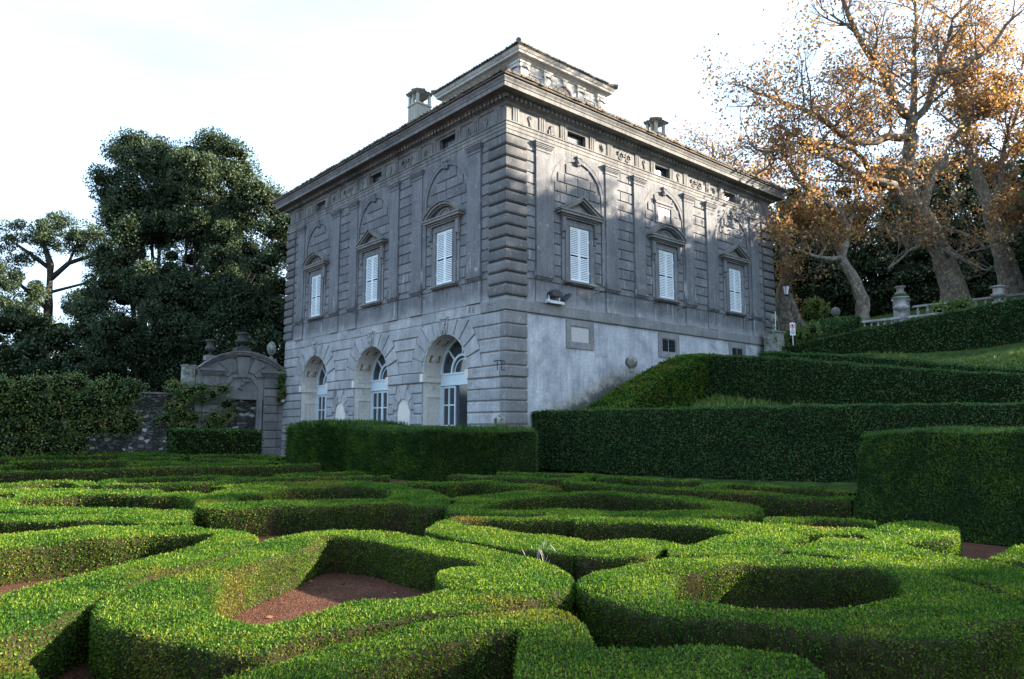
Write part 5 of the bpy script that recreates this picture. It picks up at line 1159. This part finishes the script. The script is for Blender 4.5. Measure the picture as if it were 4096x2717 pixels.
m = MB(); urn(m, (3.35, 33.5, 10.75), .9, .38); tag(m.build('urn', 'stone_balustrade', None, (3.35, 33.5, 10.75), smooth=True), 'shaded urn on the tall square pier behind the balustrade', 'urn', 'urns on the terrace')
m = MB(); m.box(33.1, 33.9, 8.4, 10.6, 2.95, 3.75, TR); m.box(33.03, 33.97, 10.6, 10.75, 2.88, 3.82, TR); tag(m.build('stone_pier', 'stone_balustrade', None, (3.35, 33.5, 8.4)), 'tall square stone pier standing behind the balustrade urn', 'pier')
b2 = thing('balustrade', (3.8, 34.2, 9.2), 'second shaded balustrade farther back running to the big plane trunk', 'balustrade')
B0, B1 = Vector((3.8, 34.3, 10.3)), Vector((10.5, 40, 11.2))
for nm, z0, z1 in (('rail', -.14, 0), ('plinth', -1.2, -.85)): m = MB(); m.add(*beam(B0, B1, .18, z0, z1)); m.build(nm, 'stone_balustrade', b2)
for i in range(14):
    p = along(B0, B1, (i+.5)/14); m = MB(); m.lathe([(.10, -.86), (.06, -.72), (.05, -.66), (.115, -.5), (.11, -.42), (.06, -.28), (.09, -.14)], tuple(p), 10); m.build('baluster', 'stone_balustrade', b2, smooth=True)
# floodlights on the ledge
def TF(s, z, n): return TR(s, z, n)
fl = thing('floodlight', (.25, 2.6, 7.31), 'pair of black floodlights on a white base on the stone ledge near the corner', 'floodlight')
m = MB(); m.box(2.15, 3.15, 7.31, 7.43, .06, .34, TR); m.lathe([(.07, 0), (.07, .12)], (.36, 2.12, 7.33), 12); m.build('base', 'white_metal', fl)
for q in (2.3, 2.95, 3.22):
    m = MB(); m.box(q-.03, q+.03, 7.43, 7.66, .18, .22, TR); m.build('bracket', 'white_metal', fl)
m = MB(); m.prism([(2.3, 7.62), (2.95, 7.62), (2.95, 7.80), (2.72, 7.92), (2.5, 7.92), (2.3, 7.80)], .1, .42, TR); m.build('lamp_housing', 'floodlight_metal', fl)
m = MB(); m.add([(.1, 3.02, 7.52), (.42, 3.02, 7.52), (.42, 3.45, 7.86), (.1, 3.45, 7.86), (.1, 3.1, 7.42), (.42, 3.1, 7.42), (.42, 3.53, 7.76), (.1, 3.53, 7.76)], [(0,1,2,3), (4,5,6,7), (0,1,5,4), (1,2,6,5), (2,3,7,6), (3,0,4,7)]); m.build('lamp_housing', 'floodlight_metal', fl)
# wall lantern on scroll bracket at the rear corner
wl = thing('wall_lantern', (.05, 22.0, 10.8), 'black iron lantern hanging from a scrolled bracket behind the far villa corner', 'lantern')
m = MB(); m.tube([(.0, 22.05, 11.15), (.15, 22.5, 11.3), (.3, 23.2, 11.3)], .03, 6); m.tube([(.0, 22.05, 10.6), (.1, 22.3, 10.95), (.2, 22.7, 11.05), (.22, 22.85, 10.85), (.18, 22.7, 10.75)], .022, 6); m.tube([(.0, 22.05, 11.5), (.1, 22.35, 11.75), (.15, 22.6, 11.6), (.13, 22.5, 11.45)], .022, 6); m.build('bracket', 'iron', wl)
m = MB(); m.tube([(.32, 23.2, 11.3), (.32, 23.2, 10.98)], .015, 6); m.lathe([(.02, .42), (.2, .22), (.27, .16), (.24, .15)], (.32, 23.2, 10.6), 6); m.lathe([(.10, -.45), (.12, -.42), (.12, -.38), (.05, -.5)], (.32, 23.2, 10.62), 6)
for q in range(6): t = math.pi*q/3; m.tube([(.32+.24*math.cos(t), 23.2+.24*math.sin(t), 10.76), (.32+.12*math.cos(t), 23.2+.12*math.sin(t), 10.2)], .014, 5)
m.build('cage', 'iron', wl); m = MB(); m.lathe([(.11, 10.21), (.22, 10.75)], (.32, 23.2, 0), 6); m.build('pane', 'white_metal', wl)
# prohibition sign
sx, sy, sz = 1.76, 20.99, 7.67
sg = thing('warning_sign', (sx, sy, 6.9), 'white no entry sign with a red circle beside the far pedestal', 'sign')
u = Vector((.66, .75, 0)); nS = Vector((.75, -.66, 0))
def TSg(a, z, n): p = Vector((sx, sy, 0))+u*a+nS*n; return (p.x, p.y, z)
m = MB(); m.box(-.16, .16, 7.30, 8.05, 0, .015, TSg); m.build('panel', 'sign_white', sg)
m = MB(); m.box(-.02, .02, 6.6, 8.1, -.05, -.005, TSg); m.build('post', 'white_metal', sg)
m = MB(); m.ring(0, 7.84, .105, .14, 0, 6.283, .016, .019, TSg, 20)
m.prism([(-.10, 7.92), (-.075, 7.945), (.10, 7.76), (.075, 7.735)], .020, .022, TSg); m.build('red_circle', 'sign_red', sg)
m = MB(); m.prism([(-.045, 7.77), (.045, 7.77), (.06, 7.86), (.04, 7.93), (-.04, 7.93), (-.06, 7.86)], .016, .0185, TSg)
for z, w in ((7.62, .07), (7.54, .12), (7.46, .13), (7.38, .10)): m.box(-w, w, z, z+.035, .016, .018, TSg)
m.build('lettering', 'sign_black', sg)
m = MB(); m.tube([(1.06, 20.3, 6.9), (1.08, 20.3, 8.75)], .025, 6); tag(m.build('metal_pole', 'white_metal', None, (1.06, 20.3, 6.9)), 'thin grey metal pole beside the far villa corner', 'pole')
# ------------------------------------------------------------------ person behind the balustrade
def person(base, yaw):
    x, y, z = base
    J = {'pel': (0, 0, .93, .15, .12), 'wa': (0, 0, 1.10, .14, .11), 'ch': (0, 0, 1.32, .175, .13), 'nk0': (0, 0, 1.47, .09, .075), 'nk': (0, .01, 1.53, .055, .055), 'hd0': (0, .02, 1.60, .07, .08), 'hd': (0, .02, 1.68, .082, .10), 'hdt': (0, .01, 1.755, .06, .075)}
    for s_, q in (('l', -1), ('r', 1)):
        J['hp'+s_] = (q*.09, 0, .88, .10, .10); J['kn'+s_] = (q*.10, .06*q, .48, .065, .065); J['an'+s_] = (q*.10, .02*q, .09, .045, .05); J['to'+s_] = (q*.11, .02*q+.16, .04, .045, .035)
        J['sh'+s_] = (q*.185, 0, 1.42, .07, .07); J['el'+s_] = (q*.24, -.02, 1.13, .05, .05); J['wr'+s_] = (q*.23, .09, .90, .035, .035)
    names = list(J); E_ = [('pel', 'wa'), ('wa', 'ch'), ('ch', 'nk0'), ('nk0', 'nk'), ('nk', 'hd0'), ('hd0', 'hd'), ('hd', 'hdt')]
    for s_ in 'lr': E_ += [('pel', 'hp'+s_), ('hp'+s_, 'kn'+s_), ('kn'+s_, 'an'+s_), ('an'+s_, 'to'+s_), ('ch', 'sh'+s_), ('sh'+s_, 'el'+s_), ('el'+s_, 'wr'+s_)]
    # a hand: palm and five fingers on each wrist
    for s_, q in (('l', -1), ('r', 1)):
        J['pa'+s_] = (q*.23, .13, .83, .03, .018); names.append('pa'+s_); E_.append(('wr'+s_, 'pa'+s_))
        for i, (dx, ln) in enumerate(((-.03, .065), (-.012, .08), (.008, .078), (.026, .06))):
            a, b = 'f%s%d' % (s_, i), 'g%s%d' % (s_, i); J[a] = (q*.23+dx, .15, .79, .010, .010); J[b] = (q*.23+dx, .15-.01, .79-ln, .008, .008); names += [a, b]; E_ += [('pa'+s_, a), (a, b)]
        J['th'+s_] = (q*.23-q*.045, .16, .80, .011, .011); names.append('th'+s_); E_.append(('pa'+s_, 'th'+s_))
    me = bpy.data.meshes.new('person'); me.from_pydata([J[n][:3] for n in names], [(names.index(a), names.index(b)) for a, b in E_], [])
    o = bpy.data.objects.new('person', me); COL.objects.link(o)
    md = o.modifiers.new('skin', 'SKIN'); md.use_smooth_shade = True
    for i, n in enumerate(names): me.skin_vertices[0].data[i].radius = J[n][3:5]
    me.skin_vertices[0].data[0].use_root = True
    o.modifiers.new('sub', 'SUBSURF').levels = 2; o.modifiers['sub'].render_levels = 2
    dg = bpy.context.evaluated_depsgraph_get(); m2 = bpy.data.meshes.new_from_object(o.evaluated_get(dg)); o.modifiers.clear(); o.data = m2
    for k in ('skin', 'coat', 'trousers'): m2.materials.append(MATS[k])
    for p in m2.polygons:
        c = p.center; hand = c.z < .92 and abs(c.x) > .17 and c.z > .65
        p.material_index = 0 if (c.z > 1.52 or hand) else (1 if c.z > .86 else 2); p.use_smooth = True
    o.location = (x, y, z); o.rotation_euler = (0, 0, yaw); WL[o.name] = np.zeros(3)
    tag(o, 'dark haired person in a dark coat walking behind the balustrade', 'person')
    def sub(m, name, mat):
        q = m.build(name, mat, None, (0, 0, 0), smooth=True); q.parent = o; q.location = (0, 0, 0)
    m = MB(); m.add([(.092*math.sin(a)*math.cos(b), .02-.012+.108*math.sin(a)*math.sin(b)-.012, 1.685+.105*math.cos(a)) for a in [math.pi*i/8*.62 for i in range(9)] for b in [2*math.pi*j/14 for j in range(14)]], [(i*14+j, i*14+(j+1) % 14, (i+1)*14+(j+1) % 14, (i+1)*14+j) for i in range(8) for j in range(14)]); sub(m, 'hair', 'hair')
    m = MB(); m.tube([(0, .115, 1.70), (0, .145, 1.665), (0, .12, 1.655)], [.012, .018, .012], 8)
    for q in (-1, 1): m.tube([(q*.082, .01, 1.71), (q*.10, 0, 1.68), (q*.082, .01, 1.65)], [.01, .018, .01], 6)
    sub(m, 'nose_and_ears', 'skin')
    m = MB(); m.box(-.03, .03, 1.622, 1.628, .105, .118, I)
    for q in (-1, 1): m.ball((q*.033, .108, 1.695), .012, 8); m.ring(q*.035, 1.695, .024, .029, 0, 6.283, .118, .122, I, 12)
    sub(m, 'eyes_glasses_and_mouth', 'hair')
    m = MB(); m.lathe([(.10, 1.45), (.085, 1.5), (.075, 1.55), (.08, 1.57), (.06, 1.56)], (0, .0, 0), 14); sub(m, 'collar', 'coat')
person((5.97, 32.88, 8.15), R(-42))
# ------------------------------------------------------------------ trees
LIMBS = {
 'T1': [
  [(-1.9,27.9,8.9,1.10),(-2.1,27.3,10.7,0.75),(-2.0,27.9,12.2,0.55),(-2.1,28.2,14.3,0.50),(-2.3,27.8,15.6,0.45),(-2.6,27.2,16.4,0.38),(-3.4,27.5,18.2,0.30),(-3.6,26.9,20.1,0.20)],
  [(-0.8,27.8,8.5,0.35),(-1.4,27.5,9.8,0.40),(-1.9,27.5,11.0,0.45)],
  [(-2.3,27.8,15.6,0.20),(-1.0,27.7,15.5,0.14),(0.2,27.7,14.9,0.07)],
  [(-2.1,28.2,14.3,0.20),(-0.9,28.0,14.5,0.12),(0.2,27.9,13.8,0.06)],
 ],
 'T2': [
  [(3.1,27.5,8.8,0.75),(3.2,27.4,10.0,0.60),(2.9,26.8,11.6,0.50),(2.6,26.2,12.7,0.45),(2.8,26.9,14.3,0.36),(2.6,26.5,15.6,0.30),(2.2,25.1,16.3,0.24),(1.9,23.9,16.7,0.20),(1.4,22.4,18.1,0.14),(1.4,22.0,19.7,0.08)],
  [(2.6,26.2,12.7,0.30),(2.1,24.9,12.5,0.22),(1.6,23.6,12.7,0.14),(1.1,22.2,13.1,0.08)],
  [(2.7,26.9,14.0,0.25),(2.8,27.5,15.6,0.18),(2.9,28.1,16.7,0.12),(3.1,28.9,17.9,0.07)],
 ],
 'T3': [
  [(5.9,36.6,10.0,1.25),(5.8,36.0,12.1,0.95),(5.4,35.2,14.4,0.85),(5.1,34.6,15.8,0.75),(4.8,34.0,16.9,0.72),(4.3,33.3,18.1,0.62),(4.5,33.2,20.3,0.55),(4.9,33.1,22.5,0.50),(5.0,33.1,23.4,0.45)],
  [(5.0,33.1,23.4,0.40),(4.7,31.9,23.7,0.36),(4.6,30.9,24.3,0.33),(4.5,29.7,26.0,0.28),(4.2,28.5,26.8,0.25),(4.0,27.3,27.8,0.20),(3.9,26.2,28.8,0.16),(3.8,25.8,30.6,0.10)],
  [(5.1,33.1,23.6,0.30),(5.0,34.1,26.4,0.25),(5.1,34.4,29.8,0.20),(5.4,34.4,31.1,0.15),(5.1,34.5,33.0,0.10)],
  [(5.0,33.1,23.1,0.30),(5.8,33.8,24.2,0.27),(6.5,33.5,26.1,0.24),(7.4,33.5,27.9,0.20),(7.8,33.6,29.6,0.15),(8.8,33.8,30.4,0.10)],
  [(6.5,33.5,26.1,0.20),(7.6,34.0,26.2,0.22),(8.8,34.5,26.8,0.19),(9.8,34.8,27.4,0.16),(10.4,35.2,28.6,0.12),(11.4,34.8,29.0,0.08)],
  [(4.8,33.1,21.9,0.35),(4.3,31.1,21.6,0.32),(3.8,29.1,20.9,0.30),(3.3,27.1,20.6,0.28),(3.0,25.9,20.9,0.24),(2.5,24.4,21.6,0.20),(1.6,22.5,22.2,0.16),(0.8,20.8,22.6,0.12),(0.1,19.8,23.1,0.08)],
  [(4.8,34.0,16.9,0.55),(4.3,31.9,17.4,0.45),(4.2,30.9,18.1,0.42),(3.7,29.5,18.3,0.36),(3.3,27.4,18.5,0.28),(2.8,26.0,18.9,0.22),(2.3,24.6,19.6,0.18),(1.7,23.1,19.9,0.15),(1.0,21.7,19.2,0.12),(0.6,20.5,18.9,0.10),(0.4,19.4,19.2,0.06)],
  [(3.7,29.5,18.3,0.25),(3.7,27.8,19.2,0.20),(3.5,26.7,19.8,0.17),(3.0,25.3,19.9,0.14),(2.2,23.7,19.9,0.10),(1.8,22.2,20.7,0.07)],
  [(5.0,34.3,17.0,0.35),(5.1,34.9,18.5,0.30),(5.8,36.1,20.6,0.24),(6.4,36.5,22.2,0.20),(7.3,37.2,23.5,0.15),(8.0,37.8,24.8,0.10)],
  [(3.3,27.1,20.6,0.14),(3.4,26.9,22.1,0.12),(3.6,26.9,23.5,0.10),(4.2,27.4,24.7,0.07),(3.8,26.0,25.1,0.05)],
  [(3.3,27.7,25.8,0.12),(4.0,29.4,25.2,0.15),(4.5,30.7,24.9,0.18)],
  [(5.2,34.9,15.2,0.30),(5.1,32.6,14.1,0.20),(4.7,30.8,13.2,0.12),(4.1,29.6,12.2,0.07)],
  [(5.4,35.2,14.4,0.30),(6.6,34.5,13.4,0.22),(7.5,34.1,12.7,0.14),(8.2,34.3,12.2,0.07)],
  [(5.2,34.8,15.5,0.25),(6.5,34.0,15.1,0.20),(7.7,34.0,14.5,0.14),(8.4,34.2,13.6,0.08)],
 ],
 'T4': [
  [(8.0,41.8,11.3,1.10),(7.8,41.2,13.7,0.85),(7.6,40.6,15.7,0.70),(7.4,40.0,17.5,0.60),(7.3,39.7,18.5,0.50),(7.0,39.0,20.4,0.35),(6.8,38.5,21.9,0.28),(6.7,38.6,24.7,0.20),(6.2,38.3,27.3,0.12)],
  [(7.4,40.4,15.4,0.45),(8.5,40.0,15.6,0.42),(9.5,39.6,15.8,0.38),(11.0,39.7,16.2,0.30),(12.4,39.6,17.6,0.20)],
  [(7.4,40.0,17.5,0.30),(8.1,40.4,19.5,0.25),(8.4,40.4,21.6,0.20),(9.2,40.8,24.2,0.16),(9.7,41.1,26.1,0.12),(10.3,41.3,28.3,0.08)],
 ],
 'T5': [
  [(-10.5,34.0,8.5,0.60),(-10.6,34.2,14.0,0.45),(-10.9,33.8,18.0,0.34),(-11.2,33.4,22.0,0.22),(-11.0,33.2,26.5,0.08)],
  [(-10.9,33.8,17.0,0.28),(-12.4,31.6,20.5,0.2),(-13.4,30.4,23.5,0.07)],
  [(-10.9,33.8,18.0,0.26),(-9.0,35.5,21.5,0.18),(-7.6,37.0,25.0,0.07)],
  [(-10.9,33.8,15.5,0.24),(-8.6,33.6,19.5,0.16),(-7.0,33.0,22.6,0.07)],
 ],
}

def grow(m, rg, p, d, ln, r, lv, tips):
    n = 4; P = [Vector(p)]; d = Vector(d).normalized(); Rr = [r]
    for i in range(n):
        d = (d+Vector((rg.uniform(-1, 1), rg.uniform(-1, 1), rg.uniform(-.6, 1)))*.27).normalized()
        P.append(P[-1]+d*ln/n); Rr.append(r*(1-.72*(i+1)/n))
    m.tube(P, Rr, 6 if lv > 1 else 4)
    if lv <= 0: tips += P[1:]; return
    for i in range(1, n+1):
        for _ in range(2 if lv > 1 else 2):
            if rg.random() < .88:
                sd = Vector((rg.uniform(-1, 1), rg.uniform(-1, 1), rg.uniform(-.5, 1))).normalized()
                grow(m, rg, P[i], d*.6+sd, ln*rg.uniform(.45, .7), Rr[i]*.62, lv-1, tips)
def plane_tree(key, lab, seed, side_len, leaves, lsz=.19, dens=1.0, rnd0=0.0, spread=.24, minr=.0):
    rg = random.Random(seed); nr = np.random.RandomState(seed); limbs = LIMBS[key]
    b = limbs[0][0]; t = thing('plane_tree', (b[0], b[1], b[2]), lab, 'tree', 'plane trees on the hill')
    m = MB(); tips = []; tw = MB(); kr = {'T2': .66, 'T1': .75, 'T4': .8, 'T3': .86}.get(key, 1); limbs = [[(a, b_, c, r*kr) for a, b_, c, r in L] for L in limbs]
    for li, L in enumerate(limbs):
        P = catmull([q[:3] for q in L], False, .5); rr_ = np.interp(np.linspace(0, 1, len(P)), np.linspace(0, 1, len(L)), [q[3] for q in L])
        P = P+nr.randn(*P.shape)*.04
        pts = [tuple(p) for p in P]
        if li == 0: pts = [(pts[0][0], pts[0][1], pts[0][2]-1.2)]+pts; rr_ = np.concatenate([[rr_[0]*1.25], rr_])
        m.tube(pts, list(rr_), 12)
        acc = rg.random()
        for i in range(2, len(P)):
            if rr_[min(i, len(rr_)-1)] > .34: continue
            acc += .5*dens
            while acc > 1:
                acc -= 1; d = Vector(P[i]-P[i-1]).normalized(); sd = Vector((rg.uniform(-1, 1), rg.uniform(-1, 1), rg.uniform(-.25, 1.0))).normalized()
                r0 = min(.09, rr_[min(i, len(rr_)-1)]*.5); grow(tw, rg, P[i], d*.3+sd, side_len*rg.uniform(.6, 1.25), max(r0, .035), 2, tips)
    m.build('trunk', 'plane_bark', t, smooth=True, recalc=False); tw.build('branches', 'plane_bark', t, recalc=False)
    T_ = np.array([tuple(p) for p in tips]); k = max(1, int(leaves/len(T_)))
    keep = (wob(T_, .45, seed) > -.85) & (nr.rand(len(T_)) < .34); T_ = T_[keep]; k = max(1, int(leaves/len(T_)))
    P = np.repeat(T_, k, 0)+nr.randn(len(T_)*k, 3)*spread
    d = nr.randn(len(P), 3); d[:, 2] -= .5; s = lsz*(.6+.8*nr.rand(len(P)))
    q = leaf_quads(P, d, nr.randn(len(P), 3), s, s*.8)
    base = np.clip(nr.rand(len(P))*.7+.3*np.repeat(nr.rand(len(T_)), k)+rnd0, 0, 1)
    fast_mesh('crown', np.zeros((0, 3)), np.zeros((0, 4)), [q], [np.repeat(base, 4)], ['hedge_core', 'plane_leaf'], t)
    print('plane', key, len(T_), len(P))
plane_tree('T3', 'giant forked plane tree with thin orange autumn leaves, right of centre on the hill', 31, 3.6, 24000, dens=1.5, lsz=.175)
plane_tree('T2', 'slim leaning plane tree with a hollow knotted foot left of the balustrade', 32, 2.4, 6500, dens=1.2)
plane_tree('T1', 'plane tree with split hollow trunk behind the far villa corner', 33, 2.8, 8000, dens=1.5)
plane_tree('T5', 'autumn plane tree whose crown shows above the roof behind the right chimney', 35, 3.0, 9000, dens=1.6)
plane_tree('T4', 'thick plane tree at the right edge with dense golden leaves', 34, 3.4, 22000, dens=1.6, rnd0=.08)

def ellip_clumps(rg, lobes, n, rmin, rmax):
    C = []
    for (x, y, z, a, b, c) in lobes:
        for _ in range(n):
            v = Vector((rg.gauss(0, 1), rg.gauss(0, 1), rg.gauss(0, 1))).normalized(); q = rg.uniform(.45, 1.0)**.5; r = rg.uniform(rmin, rmax)
            C.append((x+v.x*a*q, y+v.y*b*q, z+v.z*c*q, r, r, r*.8))
    return C
def oak(base, lobes, lab, seed, n=60, rr_=(.8, 1.5), per=240, size=.2, trunk=.45, group=None, mat='oak_leaf', limbs=None, core_k=.6, cat='tree', name='holm_oak', auto=True):
    rg = random.Random(seed); t = thing(name, base, lab, cat, group)
    m = MB(); top = max(lobes, key=lambda l: l[2])
    if auto: m.tube([(base[0], base[1], base[2]-.5), (base[0]+.1, base[1], base[2]+2), ((base[0]+top[0])/2, (base[1]+top[1])/2, (base[2]+top[2])/2), (top[0], top[1], top[2])], [trunk*1.3, trunk, trunk*.7, trunk*.2], 10)
    for (x, y, z, a, b, c) in lobes:
        for _ in range(3 if auto else 0): m.tube([(base[0], base[1], base[2]+rg.uniform(2.5, 5)), ((base[0]+x)/2+rg.uniform(-1, 1), (base[1]+y)/2+rg.uniform(-1, 1), (base[2]+z)/2+1), (x+rg.uniform(-.5, .5)*a, y+rg.uniform(-.5, .5)*b, z+rg.uniform(-.4, .5)*c)], [trunk*.5, trunk*.35, .05], 6)
    for L in (limbs or []): m.tube([q[:3] for q in L], [q[3] for q in L], 8)
    m.build('trunk', 'oak_bark', t, smooth=True, recalc=False)
    C = ellip_clumps(rg, lobes, n, *rr_)
    o = clumps('crown', None, None, mat, C, per, size, seed=seed, core_k=core_k, loc=(0, 0, 0)); o.parent = t; o.location = (-base[0], -base[1], -base[2])
    return t
oak((-36.5, -4.6, 0), [(-35, -6.0, 19.6, 3.2, 3.0, 4.1), (-31.5, -2.2, 19.2, 3.6, 3.3, 4.3), (-33.5, -3.8, 14.5, 4.5, 5.6, 5), (-29.5, 1.2, 14.5, 3.5, 3.8, 6), (-34, -5.2, 9.8, 4, 4.6, 4.2), (-31.5, -.5, 9, 4, 4.6, 4)],
    'huge dark evergreen holm oak with two crowns left of the villa', 51, n=100, rr_=(.7, 1.35), per=520, size=.155, trunk=.5, core_k=.5)
oak((-47.5, -9.5, 0), [(-45.2, -6.6, 17.2, 1.6, 2.6, 1.7), (-46, -9.0, 17.9, 1.8, 2.4, 1.5), (-48.5, -12.6, 17.2, 1.8, 3.0, 1.8), (-46.2, -5.2, 14.6, 1.4, 1.8, 1.6), (-47.5, -13.8, 14.6, 1.6, 2.6, 1.7), (-47, -12.0, 12.6, 1.4, 2.2, 1.5), (-46.5, -7.4, 12.2, 1.2, 1.2, 1.0)],
    'thin open tree with an arching limb at far left', 52, n=42, rr_=(.35, .8), per=230, size=.15, trunk=.38, core_k=0, auto=False,
    limbs=[[(-47.5,-9.5,-1,.5), (-47.5,-9.6,8,.4), (-47.3,-9.7,12,.34), (-47.2,-9.8,15.4,.28), (-47,-10.4,17,.16), (-47,-11,18.6,.06)], [(-47.3,-9.7,14.2,.24), (-46.6,-8.6,15.6,.2), (-45.8,-7.2,16.3,.17), (-45,-5.8,17.2,.1), (-44.6,-5,18.3,.05)],
           [(-47.3,-9.7,15,.2), (-47.8,-11.2,16.2,.15), (-48.4,-12.8,17.4,.08)], [(-47.4,-9.6,11.5,.2), (-47.6,-11.4,13.2,.14), (-47.8,-13.6,15.2,.07)], [(-46.6,-8.6,15.6,.12), (-46,-8.2,17.2,.09), (-45.6,-8.4,18.6,.04)], [(-47.2,-9.8,13,.14), (-46.6,-7.4,14,.1), (-46.2,-5.8,15.4,.05)]])
oak((-47, -12, 0), [(-46, -13, 8, 4, 5, 3.2), (-43, -8.5, 7, 3, 4, 3), (-40, -5.5, 6.5, 3, 3.5, 2.8)], 'dark low thicket of evergreens above the ivy wall at left', 53, n=60, rr_=(.8, 1.4), per=220, size=.2, trunk=.25)
oak((-52, -14, 0), [(-52, -16.5, 11, 2.6, 3, 4), (-51, -18, 15.5, 2, 2.4, 2.4)], 'yellowing tree at the left edge behind the thin open tree', 54, n=40, rr_=(.5, 1.0), per=90, size=.22, trunk=.3, mat='shrub_leaf', core_k=0, name='tree')
oak((-52, 8, 0), [(-50, 8, 22, 4.5, 4.5, 5), (-50, 6, 15, 5, 5, 5)], 'lighter tall tree peeping out between the big holm oak and the villa', 55, n=60, rr_=(.8, 1.4), per=160, size=.24, trunk=.4, core_k=.4)
oak((-33, 3, 0), [(-31, 3.5, 7, 4, 4, 4), (-28, 1.5, 6.5, 3, 3, 3.5), (-33, -2, 5.5, 3, 3, 2.5)], 'dark undergrowth tree directly behind the stone portal', 56, n=60, rr_=(.8, 1.4), per=200, size=.2, trunk=.3)
oak((-38, -1, 0), [(-38, -9, 4.5, 3, 4, 2.5), (-37, -2, 4.5, 3, 3.5, 2.5), (-40, -14, 5, 3, 4, 3)], 'shaded shrubs at the foot of the big holm oak behind the wall', 57, n=60, rr_=(.8, 1.3), per=160, size=.2, trunk=.2, cat='shrub', name='shrub')
# wooded hill behind the planes
labs = ['dark holm oak of the hill wood directly behind the far villa corner', 'dark holm oak of the hill wood behind the slim leaning plane', 'dark holm oak of the hill wood between the slim and giant planes',
 'dark holm oak of the hill wood right behind the giant plane trunk', 'dark holm oak of the hill wood at the right edge behind the thick plane', 'tallest dark holm oak high in the hill wood right of the giant plane', 'dark holm oak in the second row of the hill wood above the slim plane', 'dark holm oak half hidden by the far villa cornice', 'dark holm oak cut by the right edge of the photo']
HW = [(-9, 43, 9.5, 17, 4.8, 6.5), (-3, 50, 11, 19, 5.5, 7.5), (3, 52, 12, 18.5, 5.5, 7.5), (10, 54, 13, 20, 6, 7.5), (17, 54, 13.5, 21, 6.5, 8), (13, 64, 14, 26, 6.5, 7), (-2, 60, 12, 22, 6, 7), (-12, 52, 11, 19, 5, 7), (24, 50, 12, 19, 6, 8)]
for i, (lab, (x, y, zb, zc, a, c)) in enumerate(zip(labs, HW)):
    oak((x, y, zb), [(x, y, zc, a, a, c), (x+1.5, y-2, zc-4, a*.9, a*.9, c*.6)], lab, 60+i, n=105, rr_=(.9, 1.7), per=170, size=.27, trunk=.5, core_k=.45, group='dark trees of the hill wood')
for i, (x, y, z, a, lab) in enumerate(((-5, 45, 9.5, 3.5, 'low dark thicket behind the split trunk plane'), (1.5, 46, 10, 4, 'low dark thicket behind the slim leaning plane'), (9, 48, 11, 4.5, 'low dark thicket behind the second balustrade'), (17, 46, 11.5, 4.5, 'low dark thicket behind the thick plane at the right edge'))):
    oak((x, y, z), [(x, y, z+2.5, a, a, 2.6), (x+3, y+1, z+2.2, a*.8, a*.8, 2.4)], lab, 80+i, n=60, rr_=(.9, 1.4), per=170, size=.22, trunk=.15, cat='shrub', name='shrub', group='thickets of the hill wood')
clumps('shrub', 'bright sunlit green shrub between the split trunk and slim planes', 'shrub', 'shrub_leaf', [(-1.0+rg.uniform(-.9, .9), 29+rg.uniform(-.8, .8), 8.9+rg.uniform(0, 2.1), .5, .5, .5) for _ in range(14)], 190, .16, seed=7, core_k=.5, loc=(-1, 29, 8.6))
clumps('shrub', 'sunlit green shrub low beside the far villa corner pedestal', 'shrub', 'shrub_leaf', [(1.9+rg.uniform(-.8, .9), 21.9+rg.uniform(-.4, .4), 6.6+rg.uniform(0, 1.3), .4, .4, .4) for _ in range(10)], 160, .13, seed=8, core_k=.5, loc=(1.8, 22, 6.5))
clumps('shrub', 'yellow green shrub growing behind the stone balustrade', 'shrub', 'shrub_leaf', [(5.6+rg.uniform(-1.2, 2.0), 32.2+rg.uniform(-1, 2.5), 8.4+rg.uniform(0, 1.3), .6, .6, .5) for _ in range(22)], 150, .2, seed=9, core_k=.5, loc=(5.8, 32, 8.3))
# trees of the same wood standing to the right, out of the frame: they shade the garden
OFFT = [(14, 36, 9, 17.5, 3.0), (19.5, 36.5, 9.5, 20.4, 3.9), (25.5, 38, 9.5, 24.0, 4.9), (31, 38, 9, 18.5, 4.8), (36.5, 38.5, 9, 17.6, 4.0), (42, 38, 9, 18.7, 3.7), (57.4, 38, 9, 21, 4.6), (67, 37, 9, 20, 6), (49, 39, 9, 13.2, 4.0)]
for i, (x, y, zb, zc, a) in enumerate(OFFT):
    oak((x, y, zb), [(x, y, zc, a, a, a*1.15), (x, y, zc-5, a*.9, a*.9, a)], 'evergreen tree number %s of the row beyond the right edge of the photo' % ['one', 'two', 'three', 'four', 'five', 'six', 'seven', 'eight', 'nine'][i], 90+i, n=62, rr_=(1.0, 1.7), per=100, size=.42, trunk=.4, group='trees beyond the right edge')
print('objects', len(bpy.data.objects))
